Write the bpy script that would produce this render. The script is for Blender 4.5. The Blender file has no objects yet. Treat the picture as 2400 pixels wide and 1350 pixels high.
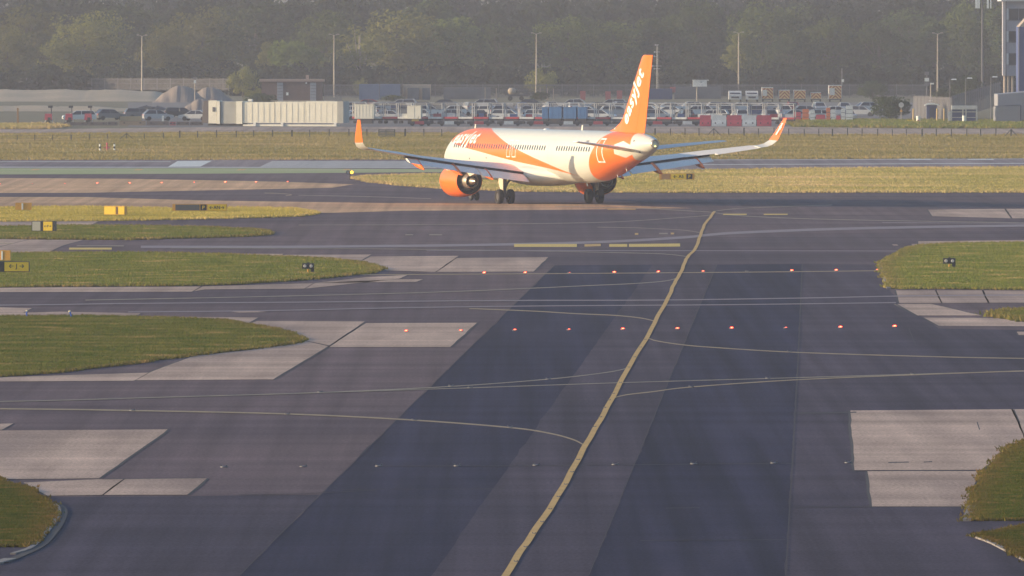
import bpy, bmesh, math, random
import numpy as np
from mathutils import Vector, Matrix, geometry
R = math.radians
rng = np.random.default_rng(7); random.seed(7)
sc = bpy.context.scene
col = sc.collection

# ------------------------------------------------------------------ camera, world, sun, exposure
FPX, CH, YHOR = 28000.0, 15.5, 20.0            # focal length (px of the 2400 wide frame), camera height, horizon row
PITCH = math.atan((675 - YHOR) / FPX)
cam_d = bpy.data.cameras.new('camera'); cam = bpy.data.objects.new('camera', cam_d); col.objects.link(cam)
cam.location = (0, 0, CH); cam.rotation_euler = (math.pi / 2 - PITCH, 0, 0)
cam_d.sensor_width = 36; cam_d.lens = 36 * FPX / 2400; cam_d.clip_start = 1; cam_d.clip_end = 30000
sc.camera = cam
SUN_EL = R(9.6)
world = bpy.data.worlds.new('World'); sc.world = world; world.use_nodes = True
wn = world.node_tree; bg = wn.nodes['Background']
sky = wn.nodes.new('ShaderNodeTexSky'); sky.sky_type = 'NISHITA'; sky.sun_disc = False
sky.sun_elevation = SUN_EL; sky.sun_rotation = R(266); sky.air_density = 1.0; sky.dust_density = 1.4; sky.ozone_density = 3.0
wn.links.new(sky.outputs[0], bg.inputs[0]); bg.inputs[1].default_value = 0.15
sun_d = bpy.data.lights.new('sun', 'SUN'); sun = bpy.data.objects.new('sun', sun_d); col.objects.link(sun)
sun_d.energy = 3.9; sun_d.angle = R(0.5); sun_d.color = (1.0, 0.76, 0.48)
sun_dir = Vector((math.cos(SUN_EL) * math.cos(R(4)), math.cos(SUN_EL) * math.sin(R(4)), -math.sin(SUN_EL)))
sun.rotation_euler = sun_dir.to_track_quat('-Z', 'Y').to_euler(); sun.location = (-300, 900, 80)
sc.view_settings.view_transform = 'Standard'; sc.view_settings.look = 'None'
sc.view_settings.gamma = 1.0; sc.view_settings.use_curve_mapping = False
sc.view_settings.exposure = 0.80
sc.cycles.use_denoising = True
sc.cycles.max_bounces = 5; sc.cycles.volume_bounces = 0; sc.cycles.transparent_max_bounces = 8
sc.cycles.caustics_reflective = False; sc.cycles.caustics_refractive = False

# ------------------------------------------------------------------ where a row and column of the frame meet the ground
Fv = np.array([0, math.cos(PITCH), -math.sin(PITCH)]); Uv = np.array([0, math.sin(PITCH), math.cos(PITCH)])
def ray(px, py): return Fv + np.array([(px - 1200) / FPX, 0, 0]) - (py - 675) / FPX * Uv
def G(px, py, z=0.0):
    d = ray(px, py); t = (z - CH) / d[2]
    return (d[0] * t, d[1] * t)
def D(px, py, Y):                                # point at depth Y
    d = ray(px, py); t = Y / d[1]
    return (d[0] * t, Y, CH + d[2] * t)
def X(px, Y): return D(px, 600, Y)[0]
def Z(py, Y): return D(1200, py, Y)[2]
def yrow(py): return G(1200, py)[1]

# ------------------------------------------------------------------ helpers
MATS = {}
def nd(nt, t, **kw):
    n = nt.nodes.new(t)
    for k, v in kw.items(): setattr(n, k, v)
    return n
def mat(name, c, rough=0.6, metal=0.0, c2=None, scale=1.0, stretch=(1, 1, 1), emit=None, estr=0, coord='Object', detail=5, lo=.35, hi=.65, c3=None, scale3=.1, bump=0.0, bscale=20, spec=0.5):
    if name in MATS: return MATS[name]
    m = bpy.data.materials.new(name); m.use_nodes = True; nt = m.node_tree; b = nt.nodes['Principled BSDF']
    b.inputs['Roughness'].default_value = rough; b.inputs['Metallic'].default_value = metal
    b.inputs['Specular IOR Level'].default_value = spec
    b.inputs['Base Color'].default_value = (*c, 1)
    if c2 is not None or bump:
        if coord == 'World': src = nd(nt, 'ShaderNodeNewGeometry').outputs['Position']
        else: src = nd(nt, 'ShaderNodeTexCoord').outputs[coord]
        mp = nd(nt, 'ShaderNodeMapping'); mp.inputs['Scale'].default_value = stretch
        nt.links.new(src, mp.inputs[0])
    if c2 is not None:
        no = nd(nt, 'ShaderNodeTexNoise'); no.inputs['Scale'].default_value = scale; no.inputs['Detail'].default_value = detail
        nt.links.new(mp.outputs[0], no.inputs['Vector'])
        rp = nd(nt, 'ShaderNodeValToRGB'); rp.color_ramp.elements[0].position = lo; rp.color_ramp.elements[1].position = hi
        rp.color_ramp.elements[0].color = (*c, 1); rp.color_ramp.elements[1].color = (*c2, 1)
        nt.links.new(no.outputs[0], rp.inputs[0]); out = rp.outputs[0]
        if c3 is not None:
            n2 = nd(nt, 'ShaderNodeTexNoise'); n2.inputs['Scale'].default_value = scale3; n2.inputs['Detail'].default_value = 4
            nt.links.new(mp.outputs[0], n2.inputs['Vector'])
            r2 = nd(nt, 'ShaderNodeMapRange'); r2.inputs[1].default_value = .45; r2.inputs[2].default_value = .68
            nt.links.new(n2.outputs[0], r2.inputs[0])
            mx = nd(nt, 'ShaderNodeMix', data_type='RGBA'); nt.links.new(r2.outputs[0], mx.inputs[0]); nt.links.new(out, mx.inputs[6])
            mx.inputs[7].default_value = (*c3, 1); out = mx.outputs[2]
        nt.links.new(out, b.inputs['Base Color'])
    if bump:
        nb = nd(nt, 'ShaderNodeTexNoise'); nb.inputs['Scale'].default_value = bscale; nb.inputs['Detail'].default_value = 4
        nt.links.new(mp.outputs[0], nb.inputs['Vector'])
        bp = nd(nt, 'ShaderNodeBump'); bp.inputs['Strength'].default_value = bump; bp.inputs['Distance'].default_value = .02
        nt.links.new(nb.outputs[0], bp.inputs['Height']); nt.links.new(bp.outputs[0], b.inputs['Normal'])
    if emit:
        b.inputs['Emission Color'].default_value = (*emit, 1); b.inputs['Emission Strength'].default_value = estr
    MATS[name] = m; return m

def tag(o, label=None, cat=None, group=None, kind=None):
    if label: o['label'] = label
    if cat: o['category'] = cat
    if group: o['group'] = group
    if kind: o['kind'] = kind
    return o
def link(o, parent=None):
    col.objects.link(o)
    if parent is not None: o.parent = parent
    return o
def empty(name, loc=(0, 0, 0), rz=0.0):
    o = bpy.data.objects.new(name, None); o.empty_display_size = .2; o.location = loc; o.rotation_euler = (0, 0, rz); return link(o)
def clone(o, parent=None):
    c = o.copy(); link(c, parent)
    for ch in list(o.children): clone(ch, c)
    return c

class MB:
    def __init__(s): s.v = []; s.f = []
    def add(s, vs, fs):
        n = len(s.v); s.v += [tuple(p) for p in vs]; s.f += [tuple(i + n for i in q) for q in fs]; return s
    def box(s, c, d, rz=0.0, top=(1, 1)):
        hx, hy, hz = d[0] / 2, d[1] / 2, d[2] / 2; ca, sa = math.cos(rz), math.sin(rz); vs = []
        for k in (-1, 1):
            tx, ty = (top if k > 0 else (1, 1))
            for i, j in ((-1, -1), (1, -1), (1, 1), (-1, 1)):
                a, b = i * hx * tx, j * hy * ty
                vs.append((c[0] + a * ca - b * sa, c[1] + a * sa + b * ca, c[2] + k * hz))
        return s.add(vs, [(3, 2, 1, 0), (4, 5, 6, 7), (0, 1, 5, 4), (1, 2, 6, 5), (2, 3, 7, 6), (3, 0, 4, 7)])
    def tube(s, p, q, r0, r1=None, n=8):
        r1 = r0 if r1 is None else r1
        p, q = Vector(p), Vector(q); d = (q - p).normalized()
        a = d.orthogonal().normalized(); b = d.cross(a); vs = []
        for pt, r in ((p, r0), (q, r1)):
            for i in range(n):
                t = 2 * math.pi * i / n; vs.append(pt + (a * math.cos(t) + b * math.sin(t)) * r)
        fs = [(i, (i + 1) % n, n + (i + 1) % n, n + i) for i in range(n)] + [tuple(range(n - 1, -1, -1)), tuple(range(n, 2 * n))]
        return s.add(vs, fs)
    def lathe(s, prof, o=(0, 0, 0), axis='Y', n=24):     # prof: (along, radius)
        vs = []; m = len(prof)
        for (t, r) in prof:
            for i in range(n):
                a = 2 * math.pi * i / n; u, w = r * math.cos(a), r * math.sin(a)
                if axis == 'Y': vs.append((o[0] + u, o[1] + t, o[2] + w))
                elif axis == 'X': vs.append((o[0] + t, o[1] + u, o[2] + w))
                else: vs.append((o[0] + u, o[1] + w, o[2] + t))
        fs = [(k * n + i, k * n + (i + 1) % n, (k + 1) * n + (i + 1) % n, (k + 1) * n + i) for k in range(m - 1) for i in range(n)]
        return s.add(vs, fs)
    def prism(s, poly, a, b, axis='Y'):                   # poly in the other two axes, from a to b
        n = len(poly); vs = []
        for t in (a, b):
            for (u, w) in poly:
                vs.append({'Y': (u, t, w), 'X': (t, u, w), 'Z': (u, w, t)}[axis])
        return s.add(vs, [(i, (i + 1) % n, n + (i + 1) % n, n + i) for i in range(n)] + [tuple(range(n - 1, -1, -1)), tuple(range(n, 2 * n))])
    def rings(s, rs, cap=True):
        n = len(rs[0]); vs = [p for r in rs for p in r]
        fs = [(k * n + i, k * n + (i + 1) % n, (k + 1) * n + (i + 1) % n, (k + 1) * n + i) for k in range(len(rs) - 1) for i in range(n)]
        if cap: fs += [tuple(range(n - 1, -1, -1)), tuple(range((len(rs) - 1) * n, len(rs) * n))]
        return s.add(vs, fs)
    def mesh(s, name, m, smooth=False):
        me = bpy.data.meshes.new(name); me.from_pydata([tuple(map(float, p)) for p in s.v], [], s.f)
        bm = bmesh.new(); bm.from_mesh(me); bmesh.ops.recalc_face_normals(bm, faces=bm.faces); bm.to_mesh(me); bm.free()
        if m: me.materials.append(m)
        if smooth:
            me.polygons.foreach_set('use_smooth', [True] * len(me.polygons))
            try: me.set_sharp_from_angle(angle=R(40))
            except Exception: pass
        me.update(); return me
    def build(s, name, m, parent=None, smooth=False):
        return link(bpy.data.objects.new(name, s.mesh(name, m, smooth)), parent)
def np_mesh(name, V, F, m):
    V = np.asarray(V, np.float32); F = np.asarray(F, np.int32); k = F.shape[1]
    me = bpy.data.meshes.new(name); me.vertices.add(len(V)); me.loops.add(F.size); me.polygons.add(len(F))
    me.vertices.foreach_set('co', V.ravel()); me.polygons.foreach_set('loop_start', np.arange(0, F.size, k, dtype=np.int32))
    me.loops.foreach_set('vertex_index', F.ravel()); me.update(calc_edges=True)
    if m: me.materials.append(m)
    return me

def densify(pts, step=4.0, wob=0.0):
    out = []
    n = len(pts)
    for i in range(n):
        a, b = np.array(pts[i]), np.array(pts[(i + 1) % n]); L = np.linalg.norm(b - a); k = max(1, min(60, int(L / step)))
        for j in range(k):
            q = a + (b - a) * j / k
            if wob and j: q = q + rng.normal(0, wob, 2)
            out.append((float(q[0]), float(q[1])))
    return out
def sheet(name, pts, z, m, parent=None, kind=None, thick=0.0):
    tri = geometry.tessellate_polygon([[Vector((x, y, 0)) for x, y in pts]])
    me = bpy.data.meshes.new(name); n = len(pts)
    vs = [(x, y, z) for x, y in pts]; fs = [tuple(t) for t in tri]
    if thick:
        vs += [(x, y, z - thick) for x, y in pts]; fs += [(i, (i + 1) % n, n + (i + 1) % n, n + i) for i in range(n)]
    me.from_pydata(vs, [], fs)
    bm = bmesh.new(); bm.from_mesh(me)
    for q in bm.faces:
        q.normal_update()
        if abs(q.normal.z) > .5 and q.normal.z < 0: q.normal_flip()
    bm.to_mesh(me); bm.free()
    me.materials.append(m); me.update()
    o = link(bpy.data.objects.new(name, me), parent)
    if kind: o['kind'] = kind
    return o
def gp(px_list, z=0.0): return [G(a, b, z) for a, b in px_list]
def grow(pts, d):                                   # move the outline out by d metres
    P = np.array(pts); c = P.mean(0); n = len(P); out = []
    ar = sum(P[i][0] * P[(i + 1) % n][1] - P[(i + 1) % n][0] * P[i][1] for i in range(n)); sg = 1 if ar > 0 else -1
    for i in range(n):
        e1 = P[i] - P[i - 1]; e2 = P[(i + 1) % n] - P[i]
        n1 = np.array([e1[1], -e1[0]]) / (np.linalg.norm(e1) + 1e-9) * sg; n2 = np.array([e2[1], -e2[0]]) / (np.linalg.norm(e2) + 1e-9) * sg
        v = n1 + n2; v = v / max(.4, np.linalg.norm(v)); out.append(tuple(P[i] + v * d))
    return out
def ribbon_px(pts, w):                              # painted line: w = thickness in frame rows
    P = np.array(pts, float); L = []; Rr = []
    for i in range(len(P)):
        t = P[min(i + 1, len(P) - 1)] - P[max(i - 1, 0)]; t /= np.linalg.norm(t) + 1e-9; nrm = np.array([-t[1], t[0]])
        ww = w[i] if isinstance(w, (list, tuple)) else w
        L.append(P[i] + nrm * ww / 2); Rr.append(P[i] - nrm * ww / 2)
    return [tuple(q) for q in L], [tuple(q) for q in Rr]
def spline(pts, k=6):
    P = np.array(pts, float); out = []
    for i in range(len(P) - 1):
        p0, p1, p2, p3 = P[max(i - 1, 0)], P[i], P[i + 1], P[min(i + 2, len(P) - 1)]
        for j in range(k):
            t = j / k; out.append(tuple(.5 * ((2 * p1) + (-p0 + p2) * t + (2 * p0 - 5 * p1 + 4 * p2 - p3) * t * t + (-p0 + 3 * p1 - 3 * p2 + p3) * t ** 3)))
    out.append(tuple(P[-1])); return out
def line_sheet(name, pts, w, z, m, parent=None):
    a, b = ribbon_px(pts, w); A = [G(*q) for q in a]; B = [G(*q) for q in b]; n = len(A)
    me = bpy.data.meshes.new(name)
    me.from_pydata([(*q, z) for q in A + B], [], [(i, i + 1, n + i + 1, n + i) for i in range(n - 1)])
    bm = bmesh.new(); bm.from_mesh(me); bmesh.ops.recalc_face_normals(bm, faces=bm.faces)
    if bm.faces and sum(f_.normal.z for f_ in bm.faces) < 0: bmesh.ops.reverse_faces(bm, faces=bm.faces)
    bm.to_mesh(me); bm.free(); me.materials.append(m)
    return link(bpy.data.objects.new(name, me), parent)
def text_mesh(body, size, offset=0.0, shear=0.0, space=1.0, cuts=0):
    cu = bpy.data.curves.new('lettering', 'FONT'); cu.body = body; cu.size = size; cu.offset = offset; cu.shear = shear
    cu.space_character = space; cu.resolution_u = 4; cu.fill_mode = 'FRONT'
    o = bpy.data.objects.new('lettering', cu); col.objects.link(o)
    dg = bpy.context.evaluated_depsgraph_get(); dg.update(); me = bpy.data.meshes.new_from_object(o.evaluated_get(dg))
    bm = bmesh.new(); bm.from_mesh(me); bmesh.ops.triangulate(bm, faces=bm.faces)
    for _ in range(cuts):
        ed = [e for e in bm.edges if e.calc_length() > .22]
        if not ed: break
        bmesh.ops.subdivide_edges(bm, edges=ed, cuts=1); bmesh.ops.triangulate(bm, faces=bm.faces)
    bm.to_mesh(me); bm.free(); bpy.data.objects.remove(o); bpy.data.curves.remove(cu)
    return me
def remap(me, fn, m):
    co = np.empty(len(me.vertices) * 3, np.float32); me.vertices.foreach_get('co', co); co = co.reshape(-1, 3)
    new = np.array([fn(float(a), float(b)) for a, b, _ in co], np.float32); me.vertices.foreach_set('co', new.ravel())
    me.materials.clear(); me.materials.append(m); me.update(); return me

# ------------------------------------------------------------------ materials
def asphalt(name, c, c2, c3, sc1=.25, sc3=.03, stretch=(1, .35, 1), rough=.85, streak=.22, cross=.14):
    """paving: broad tone patches, wheel streaks along the taxiway, faint bands across, fine grain"""
    m = mat(name, c, rough, 0, c2, sc1, stretch, coord='World', c3=c3, scale3=sc3, lo=.3, hi=.7, detail=7, spec=.08)
    nt = m.node_tree; b = nt.nodes['Principled BSDF']; src = b.inputs['Base Color'].links[0].from_socket; pos = nd(nt, 'ShaderNodeNewGeometry').outputs['Position']
    for st, amt, det in (((1.1, .008, 1), streak, 4), ((.02, .22, 1), cross, 4), ((9, 2.5, 1), .20, 2)):
        mp = nd(nt, 'ShaderNodeMapping'); mp.inputs['Scale'].default_value = st; nt.links.new(pos, mp.inputs[0])
        no = nd(nt, 'ShaderNodeTexNoise'); no.inputs['Scale'].default_value = 1; no.inputs['Detail'].default_value = det; nt.links.new(mp.outputs[0], no.inputs['Vector'])
        mr = nd(nt, 'ShaderNodeMapRange'); mr.inputs[1].default_value = .3; mr.inputs[2].default_value = .7; mr.inputs[3].default_value = 1 - amt; mr.inputs[4].default_value = 1 + amt; nt.links.new(no.outputs[0], mr.inputs[0])
        vm = nd(nt, 'ShaderNodeVectorMath', operation='SCALE'); nt.links.new(src, vm.inputs[0]); nt.links.new(mr.outputs[0], vm.inputs['Scale']); src = vm.outputs[0]
    nt.links.new(src, b.inputs['Base Color']); return m
M_OLD = asphalt('old_asphalt', (.128, .092, .099), (.165, .118, .122), (.098, .073, .087), .25, .03, (1, .35, 1), .85, .18, .20)
M_NEW = asphalt('new_asphalt', (.030, .028, .055), (.042, .038, .068), (.024, .023, .050), .5, .06, (1, .12, 1), .85, .34, .16)
M_MID = asphalt('patch_asphalt', (.066, .053, .074), (.085, .067, .089), (.055, .046, .068), .25, .03, (1, .35, 1), .85, .26, .18)
M_DARK = asphalt('taxi_asphalt', (.112, .082, .094), (.146, .106, .112), (.080, .062, .080), .25, .03, (1, .35, 1), .85, .13, .22)
M_TAN = asphalt('dusty_sun_tinted_concrete', (.58, .36, .20), (.68, .43, .25), (.42, .27, .17), .12, .02, (1, .5, 1))  # dusty tan, raised further so the warm left light sits in the colour
M_RWY = asphalt('runway_asphalt', (.235, .19, .195), (.29, .24, .235), (.18, .15, .165))
M_CON = asphalt('concrete', (.44, .315, .245), (.57, .415, .32), (.30, .22, .185), .6, .12, (1, .12, 1), .85, .10, .22)
M_JOINT = mat('joint_sealant', (.035, .033, .04), .9)
M_ROAD = asphalt('perimeter_road', (.38, .29, .23), (.45, .34, .27), (.31, .24, .20))
M_EARTH = mat('earth', (.12, .10, .05), .95, c2=(.09, .085, .035), scale=.15, coord='World')
def paint(name, c, c2): return mat(name, c, .7, c2=c2, scale=1.3, stretch=(1, .4, 1), coord='World', lo=.35, hi=.75, detail=8)
P_YEL = paint('yellow_paint', (.52, .31, .075), (.64, .39, .105))
P_YBR = paint('bright_yellow_paint', (.72, .50, .10), (.60, .42, .10))
P_THIN = paint('worn_line_paint', (.20, .165, .125), (.36, .28, .18))
P_CREAM = paint('cream_line_paint', (.38, .27, .14), (.25, .185, .11))
P_FADE = paint('faded_line_and_sheen_paint', (.22, .175, .185), (.27, .21, .215))  # faded lines, and the pale sheen painted across the far taxiway
P_WHITE = paint('white_paint', (.62, .62, .58), (.72, .72, .68))
P_GREEN = mat('green_paint', (.30, .36, .13), .8, c2=(.38, .38, .19), scale=.08, coord='World')

def leafmat(name, c, c2, scale, dry=None, trans=.35, edge=None, coord='World'):
    m = bpy.data.materials.new(name); m.use_nodes = True; nt = m.node_tree
    for n in list(nt.nodes): nt.nodes.remove(n)
    out = nd(nt, 'ShaderNodeOutputMaterial')
    if coord == 'World': pos = nd(nt, 'ShaderNodeNewGeometry').outputs['Position']
    else: pos = nd(nt, 'ShaderNodeTexCoord').outputs['Object']
    no = nd(nt, 'ShaderNodeTexNoise'); no.inputs['Scale'].default_value = scale; no.inputs['Detail'].default_value = 5
    nt.links.new(pos, no.inputs['Vector'])
    rp = nd(nt, 'ShaderNodeValToRGB'); e = rp.color_ramp.elements
    e[0].position = .36; e[0].color = (*c, 1); e[1].position = .60; e[1].color = (*c2, 1)
    if dry: k = e.new(.68); k.color = (*dry, 1)
    nt.links.new(no.outputs[0], rp.inputs[0]); colr = rp.outputs[0]
    if edge:
        at = nd(nt, 'ShaderNodeAttribute', attribute_name='dry'); mx = nd(nt, 'ShaderNodeMix', data_type='RGBA')
        nt.links.new(at.outputs['Fac'], mx.inputs[0]); nt.links.new(colr, mx.inputs[6]); mx.inputs[7].default_value = (*edge, 1); colr = mx.outputs[2]
    oi = nd(nt, 'ShaderNodeObjectInfo'); hs = nd(nt, 'ShaderNodeHueSaturation')
    mr = nd(nt, 'ShaderNodeMapRange'); mr.inputs[3].default_value = .72; mr.inputs[4].default_value = 1.28
    nt.links.new(oi.outputs['Random'], mr.inputs[0]); nt.links.new(mr.outputs[0], hs.inputs['Value']); nt.links.new(colr, hs.inputs['Color']); colr = hs.outputs[0]
    d = nd(nt, 'ShaderNodeBsdfDiffuse'); t = nd(nt, 'ShaderNodeBsdfTranslucent'); mx = nd(nt, 'ShaderNodeMixShader'); mx.inputs[0].default_value = trans
    nt.links.new(colr, d.inputs[0]); nt.links.new(colr, t.inputs[0]); nt.links.new(d.outputs[0], mx.inputs[1]); nt.links.new(t.outputs[0], mx.inputs[2])
    nt.links.new(mx.outputs[0], out.inputs[0]); return m
M_GRASS = leafmat('grass_near', (.115, .155, .030), (.215, .215, .055), .30, (.42, .30, .13), .35, (.28, .185, .08))
M_GRASSF = leafmat('grass_far', (.31, .28, .085), (.48, .38, .16), .06, (.56, .41, .21), .35, (.56, .38, .20))
M_GRASSN = leafmat('grass_vignette_dark', (.050, .075, .014), (.105, .110, .024), .9, (.19, .125, .05), .35, (.20, .115, .045))  # corner grass and its soil: lens vignetting darkness put into the colour
M_SOILN = mat('vignette_dark_soil', (.050, .065, .016), .95, c2=(.11, .085, .03), scale=.8, coord='World')
M_GRASSG = leafmat('grass_sun_tinted', (.34, .29, .06), (.52, .42, .11), .12, (.60, .47, .16), .4, (.62, .45, .18))  # golden sunlight of the left side painted into blades and soil
M_SOILG = mat('sun_tinted_soil', (.38, .31, .08), .95, c2=(.55, .42, .14), scale=.1, coord='World')
M_SOIL = mat('grass_soil', (.10, .13, .030), .95, c2=(.21, .185, .058), scale=.25, coord='World')
M_SOILF = mat('field_soil', (.34, .29, .10), .95, c2=(.52, .40, .18), scale=.05, stretch=(1, .6, 1), coord='World')

# ------------------------------------------------------------------ ground, pavements and painted markings
def struct(name, pts, z, m, parent=None): return sheet(name, pts, z, m, parent, 'structure')
struct('ground', [(-1400, -200), (1400, -200), (1400, 5000), (-1400, 5000)], -.03, M_EARTH)
apron = struct('taxiway_apron', densify(gp([(-700, 397), (3100, 394), (3400, 900), (3400, 1800), (-1400, 1800), (-1400, 900)])), 0, M_OLD)
# paving strips laid along the taxiway
_under = [(100, 1840), (660, 1274), (900, 1033), (1076, 856), (1310, 624), (2064, 624), (2085, 680), (2110, 712), (2200, 772), (3290, 792), (3290, 1840)]
def strip(name, pxs, z, m): return sheet(name, densify(gp(pxs), 6, .03), z, m, apron)
strip('asphalt_strip', _under, .002, M_MID)
strip('asphalt_strip', [(60, 1840), (640, 1270), (880, 1033), (1060, 856), (1300, 622), (1530, 620), (1380, 830), (1150, 1153), (810, 1640), (660, 1840)], .004, M_NEW)
strip('asphalt_strip', [(1170, 1840), (1380, 1350), (1480, 1106), (1580, 862), (1680, 620), (1880, 618), (1870, 830), (1860, 1010), (1840, 1350), (1815, 1840)], .004, M_NEW)
strip('asphalt_strip', [(660, 1840), (810, 1640), (1150, 1153), (1380, 830), (1530, 620), (1680, 620), (1580, 862), (1480, 1106), (1380, 1350), (1170, 1840)], .0045, M_MID)
strip('asphalt_strip', [(1815, 1840), (1840, 1350), (1860, 1010), (1870, 830), (1880, 618), (2068, 620), (2085, 680), (2110, 712), (2200, 770), (3300, 790), (3300, 1840)], .0042, M_MID)
strip('asphalt_strip', [(1250, 500), (2180, 505), (3100, 512), (3100, 562), (2150, 566), (2066, 618), (1300, 621), (1180, 575)], .005, M_DARK)
strip('asphalt_strip', [(-700, 452), (700, 446), (1000, 448), (3100, 453), (3100, 486), (2000, 484), (1480, 474), (900, 474), (400, 464), (-700, 460)], .0055, M_DARK)
strip('dusty_sun_tinted_strip', [(-700, 413), (300, 419), (660, 426), (830, 432), (780, 440), (500, 446), (200, 452), (-700, 453)], .006, M_TAN)
strip('dusty_sun_tinted_strip', [(-700, 461), (200, 462), (480, 470), (900, 476), (1400, 479), (1620, 488), (1300, 492), (950, 494), (740, 500), (560, 492), (-700, 490)], .0062, M_TAN)
strip('asphalt_strip', [(-1400, 1172), (60, 1166), (440, 1163), (600, 1161), (748, 1160), (640, 1270), (560, 1350), (380, 1500), (-1400, 1500)], .0037, M_MID)
runway = struct('runway', densify(gp([(-700, 374.5), (3100, 370), (3100, 396), (1500, 398), (-700, 398)]), 12), .004, M_RWY)
struct('perimeter_road', densify(gp([(-700, 303), (100, 303), (480, 298), (1000, 297), (1860, 297), (2100, 301), (3100, 303), (3100, 316), (1900, 316), (900, 312), (500, 311), (-700, 314)]), 12), .004, M_ROAD)
struct('storage_yard', gp([(300, 240), (2150, 240), (2150, 281), (1850, 297.4), (480, 298.4), (300, 298)]), .002, mat('yard_asphalt', (.10, .095, .10), .9, c2=(.14, .13, .13), scale=.2, coord='World'))

# concrete slabs, each with a dark sealed joint round it
conc = struct('concrete_pavement', gp([(-700, 1010), (20, 1010), (20, 1011), (-700, 1011)]), .010, M_JOINT)
SLABS = [[(-700, 520), (0, 520), (232, 519), (195, 534), (-700, 534)],
 [(-700, 562), (0, 561), (66, 562), (0, 578), (-700, 582)], [(68, 562), (195, 563), (150, 575), (112, 592), (-700, 595), (-700, 583), (0, 579)],
 [(440, 598), (465, 594.5), (665, 595.5), (648, 604), (460, 601)], [(650, 604), (668, 598), (870, 597), (845, 612), (800, 611)],
 [(847, 613), (868, 602), (1075, 600), (1020, 638), (905, 634)], [(1023, 638), (1072, 605), (1285, 603), (1250, 637)],
 [(-700, 677), (0, 675), (470, 672), (450, 684), (0, 685), (-700, 687)], [(455, 683), (475, 672), (735, 664), (713, 677), (480, 679)],
 [(716, 677), (738, 664), (860, 650), (955, 645), (935, 654)], [(742, 663.5), (940, 655), (992, 655), (975, 661)],
 [(-700, 721), (0, 721), (75, 723), (55, 733), (-700, 733)], [(-700, 734), (57, 733.5), (140, 731), (330, 735), (311, 746), (0, 742), (-700, 742)],
 [(313, 746), (330, 742), (605, 745), (580, 759), (520, 751)], [(583, 760), (602, 753), (855, 754), (772, 810), (712, 798), (680, 781)],
 [(712, 799), (769, 812), (640, 890), (318, 892), (352, 873), (450, 836), (600, 819)], [(-700, 899), (0, 885), (348, 874), (314, 893), (0, 895), (-700, 912)],
 [(772, 814), (858, 758), (1118, 757), (1055, 814)],
 [(-700, 1012), (5, 1010), (393, 1007), (383, 1016), (232, 1122), (0, 1124), (-700, 1112)], [(-700, 994), (0, 994), (32, 993), (4, 1008), (-700, 1010)],
 [(55, 1132), (230, 1124), (290, 1123), (239, 1161), (112, 1163)], [(294, 1123), (485, 1122), (438, 1161), (243, 1161)],
 [(1993, 963), (2370, 960), (2385, 990), (2400, 1030), (2300, 1102), (2003, 1103)], [(2374, 960), (3100, 956), (3100, 1000), (2404, 1028), (2389, 990)],
 [(2033, 1105), (2296, 1105), (2268, 1188), (2044, 1188)],
 [(2100, 681), (2191, 681), (2206, 711), (2108, 711)], [(2195, 681), (2301, 681), (2315, 710), (2209, 711)], [(2305, 681), (3100, 686), (3100, 711), (2319, 710)],
 [(2095, 713), (2182, 713), (2302, 740), (2150, 740)], [(2165, 745), (2340, 746), (2400, 756), (3100, 775), (3100, 780), (2400, 765), (2200, 764)],
 [(2152, 566), (2400, 563), (3100, 559), (3100, 565), (2400, 569), (2154, 577)],
 [(2175, 492), (2354, 490), (2369, 512), (2185, 507)], [(2358, 490), (3100, 487), (3100, 512), (2373, 512)], [(2383, 778), (2480, 778), (2480, 786), (2388, 786)],
 [(540, 731), (600, 730), (628, 732), (560, 733)], [(2090, 573), (2102, 573), (2106, 576), (2094, 576)], [(2136, 572), (2150, 572), (2152, 576), (2138, 576)]]
for q in SLABS:
    w = densify(gp(q), 5, .015)
    sheet('joint', grow(w, .10), .010, M_JOINT, conc); sheet('slab', w, .015, M_CON, conc)
# kerb at the bottom left verge and beside the right verge
def kerb(pxs, w, h, m, name='kerb'):
    P = [np.array(G(*q)) for q in spline(pxs, 5)]; rs = []
    for i, p in enumerate(P):
        t = P[min(i + 1, len(P) - 1)] - P[max(i - 1, 0)]; t /= np.linalg.norm(t); n = np.array([-t[1], t[0]]) * w / 2
        a, b = p + n, p - n; rs.append([(*a, -.01), (*b, -.01), (*b, h), (*a, h)])
    o = MB().rings(rs).build(name, m); o['kind'] = 'structure'; return o
M_KERB = mat('kerb_concrete', (.17, .155, .15), .9, c2=(.25, .23, .22), scale=2)
kerb([(30, 1300), (75, 1284), (108, 1250), (132, 1215), (137, 1195), (122, 1180)], .16, .05, M_KERB)
kerb([(10, 1320), (90, 1284), (125, 1250), (146, 1215), (147, 1195), (130, 1180)], .25, .03, M_JOINT, 'drain_channel')
kerb([(2064, 622), (2070, 640), (2077, 660), (2083, 678)], .25, .10, M_KERB)
kerb([(-20, 1324), (10, 1316), (24, 1312)], .35, .05, M_KERB)
kerb([(2266, 1222), (2272, 1205), (2278, 1190)], .25, .08, M_KERB)
kerb([(2275, 1256), (2320, 1272), (2360, 1292), (2410, 1318)], .15, .05, M_KERB)

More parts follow.
